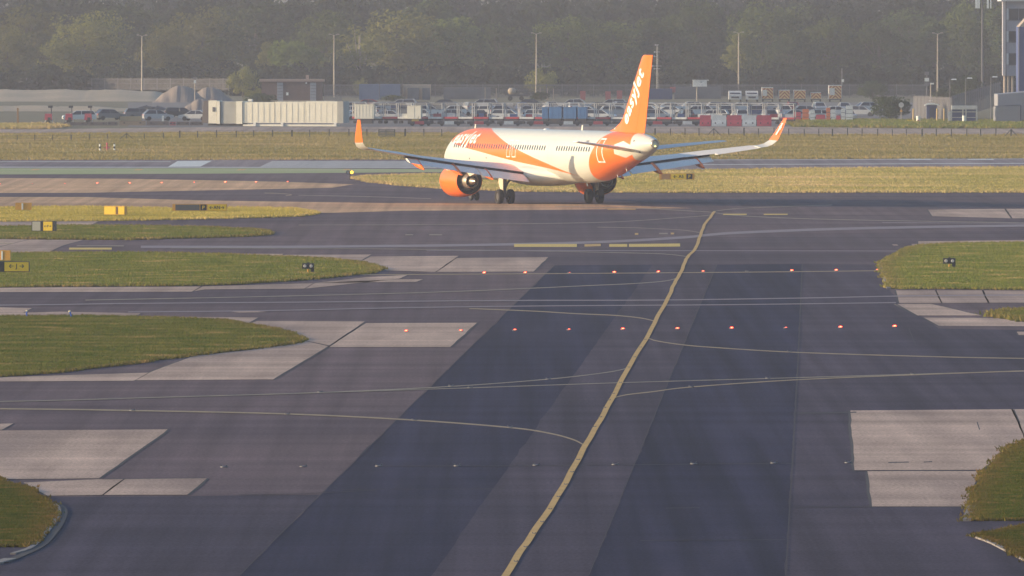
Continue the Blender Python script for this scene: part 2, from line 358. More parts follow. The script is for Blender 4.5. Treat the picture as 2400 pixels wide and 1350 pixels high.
# painted markings
marks = struct('painted_markings', gp([(1180, 1352), (1190, 1352), (1190, 1354), (1180, 1354)]), .020, P_YEL)
CL = [(1020, 1640), (1120, 1462), (1200, 1325), (1243, 1260), (1300, 1175), (1340, 1105), (1372, 1045), (1404, 990), (1437, 930), (1477, 855), (1520, 785), (1540, 745), (1567, 697), (1577, 672), (1587.5, 653), (1598, 634), (1606, 613), (1613, 601), (1630, 583), (1639, 559), (1646, 540), (1653, 524), (1664, 511), (1674, 496)]
def wpx(y): return .30 * (y - YHOR) / CH
clp = spline(CL, 8)
A = [G(a, b) for a, b in clp]
P2 = [(a + .012 * math.sin(i * .9), b) for i, (a, b) in enumerate(A)]
n = len(P2); me = bpy.data.meshes.new('centreline')
hw = [.108 for i in range(n)]
me.from_pydata([(a - hw[i], b, .022) for i, (a, b) in enumerate(P2)] + [(a + hw[i], b, .022) for i, (a, b) in enumerate(P2)], [], [(i, n + i, n + i + 1, i + 1) for i in range(n - 1)])
me.materials.append(P_YEL); link(bpy.data.objects.new('centreline', me), marks)
THIN = [([(-700, 955), (0, 959), (300, 963), (670, 971), (960, 985), (1195, 1003), (1290, 1017), (1345, 1032), (1371, 1046)], 3.0, P_CREAM),
 ([(-700, 950), (0, 942), (380, 932), (750, 921), (1050, 907), (1280, 890), (1420, 874), (1474, 863)], 2.0, P_THIN),
 ([(750, 921), (1100, 910), (1450, 898), (1800, 888), (2140, 878), (2400, 871), (3100, 855)], 1.8, P_THIN),
 ([(1436, 934), (1470, 926), (1530, 919), (1620, 908), (1850, 892), (2100, 881), (2400, 870)], 2.2, P_CREAM),
 ([(1519, 793), (1540, 800), (1600, 809), (1670, 815), (1850, 826), (2120, 835), (2400, 841), (3100, 850)], 2.2, P_CREAM),
 ([(1100, 724), (1250, 730), (1350, 736), (1440, 740), (1500, 746), (1533, 753)], 2.2, P_CREAM),
 ([(-700, 718), (0, 716), (300, 712), (700, 709), (1200, 705), (1550, 704), (1900, 699), (2250, 693), (3100, 690)], 2.4, P_FADE),
 ([(300, 732), (620, 729), (900, 723), (1250, 718), (1700, 715), (2100, 710)], 2.2, P_FADE),
 ([(200, 704), (560, 697), (1000, 686), (1250, 676), (1380, 670), (1490, 665), (1560, 659), (1588, 652)], 1.8, P_THIN),
 ([(720, 645), (955, 644), (1300, 642), (1800, 638), (2068, 635)], 1.7, P_CREAM),
 ([(330, 579), (700, 579), (1100, 575), (1400, 568), (1600, 557), (1660, 551), (1750, 545), (2000, 536), (2400, 529), (3100, 522)], 5.5, P_FADE),  # wide pale band: a sheen on the asphalt, painted as a line
 ([(400, 582), (800, 583), (1200, 588), (1500, 594), (1570, 597), (1610, 602)], 1.3, P_THIN),
 ([(1000, 588), (1500, 588), (2120, 589)], 1.5, P_FADE),
 ([(700, 528), (1000, 527), (1400, 522), (1600, 510), (1664, 505)], 1.2, P_THIN),
 ([(1400, 533), (1500, 535), (1600, 540), (1641, 546)], 1.2, P_THIN),
 ([(1300, 484), (1500, 489), (1620, 495), (1668, 498), (1720, 505), (1830, 511), (2000, 516), (2400, 523)], 1.5, P_THIN),
 ([(1672, 496), (1720, 490), (1800, 486), (1950, 481)], 1.2, P_THIN),
 ([(700, 458), (850, 461), (1010, 466)], 1.3, P_THIN), ([(620, 453), (660, 454), (684, 457), (670, 459)], 1.2, P_CREAM),
 ([(2068, 522), (2400, 524), (3100, 526)], 1.3, P_FADE)]
for k_, (pts, w, m) in enumerate(THIN): line_sheet('guide_line_and_sheen', spline(pts, 5), w, .0180 + .0004 * (k_ % 8), m, marks)
BARS = [((1205, 576), (1352, 576), 7, P_YBR), ((1370, 576), (1408, 575), 5.5, P_YEL), ((1428, 576), (1470, 576), 6.5, P_YBR), ((1474, 576), (1594, 575), 7, P_YBR), ((162, 583.5), (262, 583.5), 4.5, P_YBR),
 ((1424, 491), (1490, 491), 2, P_YEL), ((1695, 503), (1750, 503), 2.6, P_YBR), ((1790, 503), (1846, 503), 2.6, P_YBR), ((950, 551), (968, 551), 2.4, P_THIN), ((1006, 551), (1036, 551), 2.4, P_THIN),
 ((1488, 549), (1496, 549), 4, P_YEL), ((1545, 548), (1565, 548), 3, P_THIN), ((1572, 548), (1580, 548), 4, P_YEL), ((180, 577), (290, 577), 2, P_THIN), ((0, 571), (32, 571), 2, P_CREAM)]
for a, b, w, m in BARS: line_sheet('yellow_bar', [a, ((a[0] + b[0]) / 2, (a[1] + b[1]) / 2), b], w, .024, m, marks)
# runway paint: edge lines, threshold stripes, aiming block, green shoulder
struct('green_shoulder', densify(gp([(-700, 395), (0, 394.5), (600, 394.5), (1080, 397.2), (1080, 403), (700, 406), (300, 408), (-700, 411)])), .010, P_GREEN)
for pts, w in (([(-700, 391.5), (0, 392), (600, 392.3), (1100, 393)], 1.3), ([(-700, 378.5), (0, 379), (400, 379.2)], .8), ([(1500, 386.3), (1900, 385), (2400, 383), (3100, 381)], 1.2), ([(1500, 375.5), (2000, 374), (2400, 372.6)], .9)):
    line_sheet('edge_line', pts, w, .012, P_WHITE, runway)
for k in range(7): line_sheet('threshold_stripe', [(636 - k * 4.2, 378.6 + k * 1.95), (850, 378.8 + k * 1.95), (1120, 379.0 + k * 1.95)], .95, .012, P_WHITE, runway)
sheet('aiming_block', gp([(416, 377.6), (497, 376.8), (470, 390.5), (394, 391)]), .012, P_WHITE, runway)
for a, b in ((2104, 2182), (2265, 2328)): sheet('aiming_block', gp([(a, 372.6), (b, 372.3), (b + 2, 374.8), (a + 4, 375)]), .013, P_WHITE, runway)
for a in (70, 312, 553, 800): sheet('shoulder_mark', gp([(a, 399.6), (a + 8, 396.6), (a + 26, 396.4), (a + 18, 399.4)]), .014, P_YEL, runway)

# ------------------------------------------------------------------ grass verges: soil sheet plus standing blades
def tufts(pts, count, hgt, fringe, wmul=1.0, nb=3):
    EDGE = hgt * 14
    P = np.array(pts); tri = geometry.tessellate_polygon([[Vector((x, y, 0)) for x, y in pts]])
    T = np.array([[P[i] for i in t] for t in tri]); e1, e2 = T[:, 1] - T[:, 0], T[:, 2] - T[:, 0]
    ar = np.abs(e1[:, 0] * e2[:, 1] - e1[:, 1] * e2[:, 0]) / 2
    idx = rng.choice(len(T), count, p=ar / ar.sum()); a, b = rng.random(count), rng.random(count); fl = a + b > 1; a[fl], b[fl] = 1 - a[fl], 1 - b[fl]
    C = T[idx, 0] + e1[idx] * a[:, None] + e2[idx] * b[:, None]
    # a fringe of longer grass along the outline
    seg = np.roll(P, -1, 0) - P; L = np.linalg.norm(seg, axis=1); nf = int(count * fringe); k = rng.choice(len(P), nf, p=L / L.sum())
    E_ = P[k] + seg[k] * rng.random(nf)[:, None] + rng.normal(0, hgt * 2.2, (nf, 2)) * np.array([.5, 1.6]); C = np.vstack([C, E_]); isf = np.r_[np.zeros(count), np.ones(nf)]
    d = np.full(len(C), 1e9)
    for i in range(len(P)):
        t = np.clip(((C - P[i]) @ seg[i]) / max(1e-9, L[i] ** 2), 0, 1); d = np.minimum(d, np.linalg.norm(C - P[i] - t[:, None] * seg[i], axis=1))
    dry = np.clip(1 - d / EDGE, 0, 1) ** 1.5 * rng.uniform(.1, .8, len(C)); dry = np.maximum(dry, (rng.random(len(C)) < .05) * .7)
    N = len(C); h = hgt * rng.uniform(.45, 1.3, (N, nb)) * (1 + .35 * isf[:, None]); th = rng.uniform(0, 2 * np.pi, (N, nb)); w = h * rng.uniform(.25, .5, (N, nb)) * wmul
    cx = C[:, None, 0] + rng.normal(0, hgt * .7, (N, nb)); cy = C[:, None, 1] + rng.normal(0, hgt * .7, (N, nb))
    V = np.zeros((N, nb, 3, 3)); V[..., 0, 0] = cx - w * np.cos(th); V[..., 0, 1] = cy - w * np.sin(th); V[..., 1, 0] = cx + w * np.cos(th); V[..., 1, 1] = cy + w * np.sin(th)
    V[..., 2, 0] = cx + rng.normal(0, .45, (N, nb)) * h; V[..., 2, 1] = cy + rng.normal(0, .45, (N, nb)) * h; V[..., 2, 2] = h; V[..., 2] += .02
    return V.reshape(-1, 3), np.repeat(dry, nb * 3)
def verge(pxs, count, hgt, soil, blade, label, fringe=.07, nb=3):
    pts = densify(gp(pxs), 3.0, .12)
    g = struct('grass_verge', pts, .030, soil)
    V, dry = tufts(pts, count, hgt, fringe, 1.0, nb)
    me = np_mesh('grass', V, np.arange(len(V)).reshape(-1, 3), blade)
    a = me.attributes.new('dry', 'FLOAT', 'POINT'); a.data.foreach_set('value', dry.astype(np.float32))
    o = link(bpy.data.objects.new('grass', me)); tag(o, label, 'grass', None, 'stuff')
Q = 1.0
verge([(-260, 487), (0, 488), (60, 487), (200, 486), (400, 490), (560, 488), (680, 490), (735, 499), (735, 503), (700, 508), (560, 512), (400, 516), (200, 519), (0, 520), (-260, 520)], 34000, .13, M_SOILG, M_GRASSG, 'golden sun tinted grass strip below the plane, left edge')
verge([(-260, 534), (0, 534), (130, 531), (300, 531), (470, 534), (590, 540), (625, 546), (620, 552), (560, 556), (400, 560), (300, 563), (150, 562), (0, 560), (-260, 560)], 34000, .13, M_SOIL, M_GRASS, 'narrow green grass strip with a brown lower edge, left')
verge([(-260, 596), (0, 597), (150, 594), (350, 594), (520, 598), (640, 603), (770, 609), (850, 618), (895, 632), (870, 641), (800, 648), (700, 658), (560, 667), (400, 671), (200, 672), (0, 674), (-260, 676)], 80000, .11, M_SOIL, M_GRASS, 'wide grass island holding the J sign, left')
verge([(-200, 742), (0, 743), (200, 742), (400, 746), (520, 752), (600, 765), (680, 782), (712, 798), (690, 806), (600, 818), (450, 835), (300, 855), (150, 873), (0, 884), (-200, 898)], 70000, .085, M_SOIL, M_GRASS, 'large smooth green grass island pointing right, left middle')
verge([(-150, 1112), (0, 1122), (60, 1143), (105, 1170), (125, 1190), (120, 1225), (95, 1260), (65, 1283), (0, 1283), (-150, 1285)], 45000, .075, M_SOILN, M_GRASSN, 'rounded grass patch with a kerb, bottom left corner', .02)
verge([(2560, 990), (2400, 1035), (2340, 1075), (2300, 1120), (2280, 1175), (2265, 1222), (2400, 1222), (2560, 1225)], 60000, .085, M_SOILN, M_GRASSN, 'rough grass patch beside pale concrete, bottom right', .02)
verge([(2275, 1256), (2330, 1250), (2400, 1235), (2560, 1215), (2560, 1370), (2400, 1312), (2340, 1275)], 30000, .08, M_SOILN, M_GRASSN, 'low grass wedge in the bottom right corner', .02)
verge([(2068, 620), (2085, 606), (2130, 585), (2160, 577), (2250, 572), (2400, 570), (2640, 566), (2640, 685), (2400, 680), (2200, 678), (2110, 678), (2082, 676)], 60000, .11, M_SOIL, M_GRASS, 'patchy dry grass island with a guard light, right edge')
verge([(2325, 737), (2360, 730), (2400, 728), (2600, 715), (2600, 766), (2400, 754), (2345, 745)], 9000, .16, M_SOIL, M_GRASS, 'small brownish grass tip at the right edge, middle')
verge([(830, 418), (860, 414), (1000, 410), (1400, 405), (1560, 402), (1900, 396), (2400, 393), (2700, 392), (2700, 452), (2400, 452), (1900, 452), (1500, 452), (1250, 450), (1060, 444), (960, 437), (870, 428)], 100000, .14, M_SOILF, M_GRASSF, 'long grass strip behind the plane below the runway', .08, 2)
verge([(-400, 314), (0, 314), (500, 311), (900, 312), (1900, 316), (2800, 317), (2800, 371), (1500, 374), (-400, 376)], 150000, .17, M_SOILF, M_GRASSF, 'wide dry grass field beyond the runway', .02, 2)
verge([(1850, 283), (2000, 282), (2800, 287), (2800, 302.6), (2100, 300.6), (1870, 298)], 12000, .30, M_SOILF, M_GRASS, 'far green grass strip in front of the sheds, right', .05)
verge([(-300, 293), (80, 292), (160, 297), (100, 302.6), (-300, 302.6)], 5000, .30, M_SOILF, M_GRASSF, 'far sunlit grass strip below the earth bank, left', .05)

# sealed cracks, saw cuts and rubber streaks on the asphalt
M_RUB = mat('rubber_streak', (.012, .011, .016), .8, c2=(.022, .020, .026), scale=.6, coord='World')
for pts, w in (([(1868, 969), (1930, 968.5), (2007, 967)], 2.6), ([(880, 1093), (1140, 1093), (1490, 1090), (1860, 1087)], .9), ([(1995, 1106), (2045, 1105), (2300, 1104)], .8), ([(1560, 1192), (1640, 1191)], .9), ([(800, 1148), (1180, 1147)], .7), ([(1500, 1268), (1840, 1266)], .8), ([(1858, 1190), (2044, 1189)], .9), ([(560, 1160), (700, 1158), (880, 1150)], .8), ([(1510, 527), (1560, 526)], 1.6), ([(1480, 536), (1530, 535)], 1.6), ([(240, 1124), (480, 1121)], 1.2),
 ([(1880, 620), (1871, 830), (1861, 1010), (1841, 1350)], 2.2), ([(1680, 621), (1580, 862), (1480, 1106), (1380, 1350)], 1.4), ([(1300, 622), (1060, 856), (880, 1033), (640, 1270), (562, 1350)], 1.4), ([(2130, 770), (2146, 810)], 1.6), ([(2290, 990), (2296, 1008)], 2.2), ([(2376, 961), (2390, 992)], 2.4), ([(2082, 1085), (2130, 1084)], 2.0), ([(2165, 1084), (2185, 1083)], 2.0), ([(2098, 712), (2150, 741)], 2.4), ([(2163, 746), (2200, 765)], 2.0)):
    line_sheet('sealed_crack', spline(pts, 6), w, .017, M_RUB, apron)

# ------------------------------------------------------------------ the airliner
GS = 21.97                                        # main gear, metres aft of the nose
STN = np.array([[0, 3.12, .03, .03], [.15, 3.14, .36, .36], [.4, 3.18, .62, .62], [1, 3.27, 1.0, 1.0], [2, 3.42, 1.40, 1.42], [3, 3.57, 1.66, 1.72], [4, 3.69, 1.82, 1.92], [5.5, 3.79, 1.94, 2.03], [7, 3.83, 1.975, 2.07], [12, 3.83, 1.975, 2.07], [24, 3.83, 1.975, 2.07], [30.5, 3.83, 1.975, 2.07],
 [33, 3.885, 1.965, 2.015], [35, 4.03, 1.92, 1.87], [37, 4.25, 1.78, 1.63], [39, 4.49, 1.50, 1.37], [41, 4.69, 1.19, 1.13], [42.5, 4.82, .93, .90], [43.6, 4.92, .68, .66], [44.3, 4.97, .46, .45], [44.6, 4.99, .36, .35]])
def pchip(x):
    xs, out = STN[:, 0], []
    for k in (1, 2, 3):
        y = STN[:, k]; h = np.diff(xs); dl = np.diff(y) / h; d = np.zeros(len(y)); d[0], d[-1] = dl[0], dl[-1]
        for i in range(1, len(y) - 1):
            if dl[i - 1] * dl[i] > 0:
                w1, w2 = 2 * h[i] + h[i - 1], h[i] + 2 * h[i - 1]; d[i] = (w1 + w2) / (w1 / dl[i - 1] + w2 / dl[i])
        i = int(np.clip(np.searchsorted(xs, x) - 1, 0, len(h) - 1)); t = (x - xs[i]) / h[i]
        out.append((1 + 2 * t) * (1 - t) ** 2 * y[i] + t * (1 - t) ** 2 * h[i] * d[i] + t * t * (3 - 2 * t) * y[i + 1] + t * t * (t - 1) * h[i] * d[i + 1])
    return out
def skin(s, phi, side=-1, off=0.0):               # phi: angle down from the top
    zc, rw, rh = pchip(s); return (side * (rw + off) * math.sin(phi), GS - s, zc + (rh + off) * math.cos(phi))
def skin_z(s, z, side=-1, off=0.0):
    zc, rw, rh = pchip(s); return skin(s, math.acos(max(-1, min(1, (z - zc) / rh))), side, off)

C_OR = (.90, .185, .018); C_WH = (.62, .63, .57)
WHITE = mat('white_aircraft_paint', C_WH, .28, c2=(.59, .60, .54), scale=.6)
ORANGE = mat('orange_aircraft_paint', C_OR, .30, c2=(.86, .17, .015), scale=.6)
WGREY = mat('wing_grey_paint', (.86, .82, .74), .5, c2=(.80, .76, .69), scale=.7, stretch=(1, .3, 1))
FLAPM = mat('flap_paint', (.86, .84, .78), .5, c2=(.80, .78, .72), scale=.7)
DGREY = mat('dark_cavity', (.012, .012, .018), .7)
METAL = mat('engine_metal', (.52, .46, .38), .35, .7, c2=(.42, .36, .30), scale=2)
STEEL = mat('gear_steel', (.10, .10, .12), .4, .5)
CREAMP = mat('cream_fairing_paint', (.66, .60, .48), .4)
TYRE = mat('tyre_rubber', (.022, .022, .026), .85)
LETTER = mat('white_lettering', (.82, .82, .80), .4)
SEAM = mat('panel_seam', (.50, .50, .47), .5)
GLASSD = mat('cabin_window_glass', (.05, .055, .07), .15)

def livery_material():
    m = bpy.data.materials.new('fuselage_livery'); m.use_nodes = True; nt = m.node_tree; b = nt.nodes['Principled BSDF']
    b.inputs['Roughness'].default_value = .28
    tc = nd(nt, 'ShaderNodeTexCoord'); sp = nd(nt, 'ShaderNodeSeparateXYZ'); nt.links.new(tc.outputs['Object'], sp.inputs[0])
    def mth(op, a, bb=None):
        n = nd(nt, 'ShaderNodeMath', operation=op)
        for i, q in enumerate((a, bb)):
            if q is None: continue
            if isinstance(q, (int, float)): n.inputs[i].default_value = q
            else: nt.links.new(q, n.inputs[i])
        return n.outputs[0]
    s = mth('SUBTRACT', GS, sp.outputs[1]); z = sp.outputs[2]
    def curve(inp, scale_in, pts, scale_out):
        fc = nd(nt, 'ShaderNodeFloatCurve'); cv = fc.mapping.curves[0]; pts = sorted(pts)
        cv.points[0].location = (pts[0][0] / scale_in, pts[0][1] / scale_out); cv.points[1].location = (pts[-1][0] / scale_in, pts[-1][1] / scale_out)
        for a, c in pts[1:-1]: cv.points.new(a / scale_in, c / scale_out)
        for q in cv.points: q.handle_type = 'AUTO_CLAMPED'
        fc.mapping.update(); fc.inputs['Factor'].default_value = 1
        nt.links.new(mth('DIVIDE', inp, scale_in), fc.inputs['Value']); return mth('MULTIPLY', fc.outputs[0], scale_out)
    up = curve(s, 50, [(0, 7.5), (9.2, 7.2), (9.6, 5.95), (11.2, 5.75), (13.7, 5.38), (15.93, 4.98), (18.27, 4.56), (22.1, 3.92), (26.2, 3.26), (29.6, 2.68), (32.4, 2.24), (50, 0)], 8)
    lo = curve(s, 50, [(0, 8), (2.4, 6.2), (3.2, 5.0), (4.2, 4.75), (6, 4.52), (7.8, 4.34), (12.4, 3.95), (16.75, 3.56), (19.4, 3.34), (23.2, 3.08), (26.8, 2.82), (29.6, 2.56), (32.5, 2.26), (50, .4)], 8)
    o1 = mth('MULTIPLY', mth('GREATER_THAN', z, lo), mth('LESS_THAN', z, up))
    fr = curve(z, 8, [(0, 33.4), (2.1, 34.1), (2.73, 34.6), (3.37, 35.1), (3.88, 35.5), (4.58, 36.1), (5.32, 36.55), (5.65, 36.9), (6.2, 37.2), (8, 37.6)], 50)
    rr = curve(z, 8, [(0, 39.5), (3.6, 41.4), (4.2, 41.9), (4.8, 42.0), (5.4, 41.8), (6, 41.3), (8, 41.0)], 50)
    o2 = mth('MULTIPLY', mth('GREATER_THAN', s, fr), mth('LESS_THAN', s, rr))
    hx = mth('MAXIMUM', mth('MULTIPLY', mth('ABSOLUTE', mth('SUBTRACT', s, 40.75)), 1 / 1.25), mth('ADD', mth('MULTIPLY', mth('ABSOLUTE', mth('SUBTRACT', s, 40.75)), .45 / 1.25), mth('MULTIPLY', mth('ABSOLUTE', mth('SUBTRACT', z, 4.52)), 1 / .66)))
    o2 = mth('MULTIPLY', o2, mth('GREATER_THAN', hx, 1.0))
    fac = mth('MAXIMUM', o1, o2)
    mx = nd(nt, 'ShaderNodeMix', data_type='RGBA'); nt.links.new(fac, mx.inputs[0]); mx.inputs[6].default_value = (*C_WH, 1); mx.inputs[7].default_value = (*C_OR, 1)
    nt.links.new(mx.outputs[2], b.inputs['Base Color']); return m

gx, gy = G(1288, 477.5)
plane = empty('airliner', (gx, gy, .006), R(21)); tag(plane, 'orange and white twin engine jet airliner seen from behind on the taxiway', 'airplane')
ss = np.unique(np.r_[np.linspace(0, 1, 9), np.linspace(1, 8, 22), np.linspace(8, 30, 23), np.linspace(30, 44.6, 46)])
NSEG = 96; rs = []
for s in ss:
    rs.append([skin(s, 2 * math.pi * i / NSEG, -1) for i in range(NSEG)])
fus = MB().rings(rs).build('fuselage', livery_material(), plane, True)
# auxiliary power exhaust at the very tail
y0 = GS - 44.6
ap = MB().lathe([(0.02, .345), (-.10, .335), (-.14, .30), (-.12, .27), (.25, .24)], (0, y0, 4.99), 'Y', 24).build('exhaust_ring', METAL, fus, True)
MB().lathe([(.24, .0), (.24, .242), (.0, .265)], (0, y0, 4.99), 'Y', 24).build('exhaust_opening', DGREY, fus)
MB().box((0, y0 - .10, 4.80), (.10, .05, .06)).build('tail_light', mat('tail_lamp', (1, .9, .3), .3, emit=(1, .85, .25), estr=3), fus)
# wing to body fairing
bf = []
for k in range(25):
    t = k / 24; s = 13.2 + 15.6 * t; g = math.sin(math.pi * t) ** .55; n = 28; ring = []
    for i in range(n):
        a = 2 * math.pi * i / n; ring.append((g * 2.32 * math.copysign(abs(math.cos(a)) ** .75, math.cos(a)) + 0, GS - s, 2.42 - .15 * (1 - g) + g * (1.02 if math.sin(a) < 0 else .85) * math.copysign(abs(math.sin(a)) ** .8, math.sin(a))))
    bf.append(ring)
MB().rings(bf).build('belly_fairing', WHITE, plane, True)
# cabin windows
def patch(s0, s1, z0, z1, off, n=5, rnd=0.0):
    mb = MB(); vs = [skin_z(s0 + (s1 - s0) * i, z0 + (z1 - z0) * j / n, -1, off) for j in range(n + 1) for i in (0, 1)]
    return mb.add(vs, [(2 * j, 2 * j + 1, 2 * j + 3, 2 * j + 2) for j in range(n)])
s = 5.5
while s < 35.7:
    if not (26.2 < s < 28.0):
        vs = []
        for i in range(10):
            a = 2 * math.pi * i / 10; vs.append(skin_z(s + .125 * math.copysign(abs(math.cos(a)) ** .7, math.cos(a)), 4.47 + .20 * math.copysign(abs(math.sin(a)) ** .7, math.sin(a)), -1, .012))
        MB().add(vs, [tuple(range(10))]).build('window', GLASSD, fus)
        vs2 = [(-a, b, c) for a, b, c in vs]; MB().add(vs2, [tuple(range(10))]).build('window', GLASSD, fus)
    s += .533
# doors: a raised outline each
def outline(s0, s1, z0, z1, w, m, name='door_outline', off=.012):
    inner = []; outer = []
    K = 10
    pts = [(s0, z0 + (z1 - z0) * i / K) for i in range(K + 1)] + [(s1, z1 - (z1 - z0) * i / K) for i in range(K + 1)]
    cs, cz = (s0 + s1) / 2, (z0 + z1) / 2
    for a, c in pts:
        aa = cs + (a - cs) * (1 - 2 * w / (s1 - s0)); cc = cz + (c - cz) * (1 - 2 * w / (z1 - z0))
        outer.append(skin_z(a, c, -1, off)); inner.append(skin_z(aa, cc, -1, off))
    n = len(pts); MB().add(outer + inner, [(i, (i + 1) % n, n + (i + 1) % n, n + i) for i in range(n)]).build(name, m, fus)
outline(17.55, 18.35, 3.66, 5.02, .07, LETTER); outline(18.75, 19.55, 3.66, 5.02, .07, LETTER)
outline(26.6, 27.45, 3.42, 5.2, .03, SEAM); outline(36.75, 37.75, 3.45, 5.35, .11, LETTER); outline(3.55, 4.35, 3.0, 4.9, .025, SEAM)
for (s_, z_) in ((9.2, 3.45), (13.0, 3.55), (42.4, 5.2), (43.0, 4.35)):
    MB().add([skin_z(s_ + .09 * math.cos(a), z_ + .07 * math.sin(a), -1, .013) for a in np.linspace(0, 6.28, 9)[:-1]], [tuple(range(8))]).build('vent_port', DGREY, fus)
# cockpit glazing
for side in (-1, 1):
    for (a0, a1, p0, p1) in ((1.75, 2.35, .55, 1.0), (2.4, 3.0, .75, 1.15), (1.5, 1.9, .05, .5)):
        MB().add([skin(a0, p0, side, .012), skin(a1, p0 - .05, side, .012), skin(a1 + .1, p1, side, .012), skin(a0 + .1, p1, side, .012)], [(0, 1, 2, 3)]).build('cockpit_window', GLASSD, fus)
# lettering on the fuselage
def fus_text(body, size, s0, phi0, off, shear, m, offs, space=1.0):
    me = text_mesh(body, size, offs, shear, space, 3)
    return remap(me, lambda u, v: skin(s0 + u, phi0 - v / 2.0, -1, off), m)
me = fus_text('easyJet', 1.70, 4.75, 1.14, .035, .12, LETTER, .045, 1.12); link(bpy.data.objects.new('lettering', me), fus)
me = fus_text('-UM', .42, 33.9, 1.06, .02, 0, mat('registration_grey', (.16, .16, .17), .5), .01); link(bpy.data.objects.new('registration', me), fus)

# lifting surfaces --------------------------------------------------------
def foil(n=18, t=.12):
    pts = []
    for i in range(n):
        a = math.pi * i / (n - 1); x = .5 * (1 + math.cos(a)); y = t / .2 * (.2969 * math.sqrt(max(x, 0)) - .126 * x - .3516 * x * x + .2843 * x ** 3 - .1015 * x ** 4); pts.append((x, y))
    for i in range(1, n - 1):
        a = math.pi * i / (n - 1); x = .5 * (1 - math.cos(a)); y = t / .2 * (.2969 * math.sqrt(max(x, 0)) - .126 * x - .3516 * x * x + .2843 * x ** 3 - .1015 * x ** 4); pts.append((x, -y))
    return pts
def surf_ring(lat, sle, ch, zle, inc, t, cant=0.0):   # cant: 0 flat, 90 upright (winglet)
    r = []
    for (x, y) in foil(18, t):
        a = sle + x * ch; up = y * ch - x * ch * math.tan(R(inc))
        r.append((lat + up * -math.sin(R(cant)), GS - a, zle + up * math.cos(R(cant))))
    return r
def mirror(mb): return MB().add([(-a, b, c) for a, b, c in mb.v], mb.f)
def te(lat): return 2.56 + .127 * (lat - 2.5) + (.0018 * (lat - 9) ** 2 if lat > 9 else 0)
def sle(lat): return 16.15 + (lat - 2) * .520
def ste(lat): return 22.1 if lat < 6.4 else 22.1 + (lat - 6.4) * .265     # trailing edge of the fixed wing (flap cove)
main = MB(); rr_ = []
for lat in (1.2, 2.0, 3.2, 4.6, 6.4, 8.5, 11, 13.0, 15, 16.4):
    a, b = sle(lat), ste(lat) + (.75 if lat >= 13.0 else 0); c = b - a; inc = 4.2 - .07 * lat
    rr_.append(surf_ring(lat, a, c, te(lat) + c * math.tan(R(inc)), inc, .125 - .002 * lat))
main.rings(rr_)
def winglet():
    r = []; base_z = te(16.4) + 1.9 * .022
    for (la, dz, s0, ch, cant, t) in ((16.4, 0, sle(16.4), 2.55, 0, .09), (16.9, .07, 24.05, 2.25, 15, .09), (17.3, .22, 24.5, 2.0, 40, .09), (17.58, .52, 25.0, 1.75, 62, .08), (17.72, .9, 25.4, 1.55, 76, .08), (17.95, 1.75, 26.3, 1.05, 80, .08), (18.08, 2.3, 26.9, .62, 80, .08)):
        r.append(surf_ring(la, s0, ch, base_z + dz, 0.8 * (cant < 30), t, cant))
    return r
wr = winglet()
for side, mb in ((1, main), (-1, mirror(main))):
    w = mb.build('wing', WGREY, plane, True)
    root_r = MB().rings(wr[:4]); tip_r = MB().rings(wr[3:])
    if side < 0: root_r, tip_r = mirror(root_r), mirror(tip_r)
    root_r.build('wing_tip', WHITE, w, True); tl = tip_r.build('winglet', ORANGE, w, True)
    # flaps, aileron, slats
    def flap(name, la0, la1, c0, c1, defl, m=FLAPM, drop=.24, back=.02, t=.16):
        q = []
        for la, c in ((la0, c0), ((la0 + la1) / 2, (c0 + c1) / 2), (la1, c1)):
            q.append(surf_ring(la, ste(la) + back, c, te(la) - drop, defl, t))
        o = MB().rings(q)
        if side < 0: o = mirror(o)
        return o.build(name, m, w, True)
    flap('flap', 2.35, 6.3, 1.55, 1.55, 20); flap('flap', 6.45, 12.9, 1.5, 1.05, 18)
    if side < 0:
        flap('aileron', 13.05, 16.3, .75, .6, 2.5, WGREY, .01, .78, .10)
    else: flap('aileron', 13.05, 16.3, .75, .6, 2.5, WGREY, .01, .78, .10)
    cove = []
    for la in (2.2, 6.4, 12.95):
        x0 = ste(la); zz = te(la); cove.append([(side * la, GS - x0 + .35, zz + .03), (side * la, GS - x0 - .03, zz - .005), (side * la, GS - x0 - .03, zz - .16), (side * la, GS - x0 + .35, zz - .22)])
    MB().rings(cove).build('flap_cove', DGREY, w)
    for la in (3.2, 5.0, 8.0, 10.8):
        sp_ = MB().box((side * la, GS - ste(la) - .3, te(la) - .36), (.10, .5, .16)); sp_.build('flap_bracket', WGREY, w)
    # flap track fairings
    for la, L_ in ((5.55, 3.6), (8.5, 3.9), (11.9, 3.5)):
        q = []
        for k in range(13):
            t = k / 12; g = max(.02, math.sin(math.pi * (t * .93 + .04)) ** .75) * (1 - .25 * t); dz = -.18 - .15 * math.sin(math.pi * t) - (.78 * max(0, (t - .35) / .65) ** 1.3)
            yy = GS - (ste(la) - 1.7 + L_ * t); q.append([(side * la + .24 * g * math.cos(2 * math.pi * i / 12), yy, te(la) + dz + .36 * g * math.sin(2 * math.pi * i / 12)) for i in range(12)])
        MB().rings(q).build('flap_fairing', ORANGE, w, True)
    # winglet stripe lettering on the inner face
    u_ = text_mesh('easyJet', .52, .03, .1, 1.05, 0)
    def wl(a, b, side=side):
        t = min(1, a / 2.15); la = 17.70 + .36 * t; sz = 25.42 + 1.46 * t; z_ = te(16.4) + .042 + .98 + 1.30 * t - .0; off = -.075 + .03 * t
        return (side * (la + off), GS - (sz + .95 * (1 - .45 * t) - b * 1.15 + .12), z_)
    link(bpy.data.objects.new('lettering', remap(u_, wl, LETTER)), w)

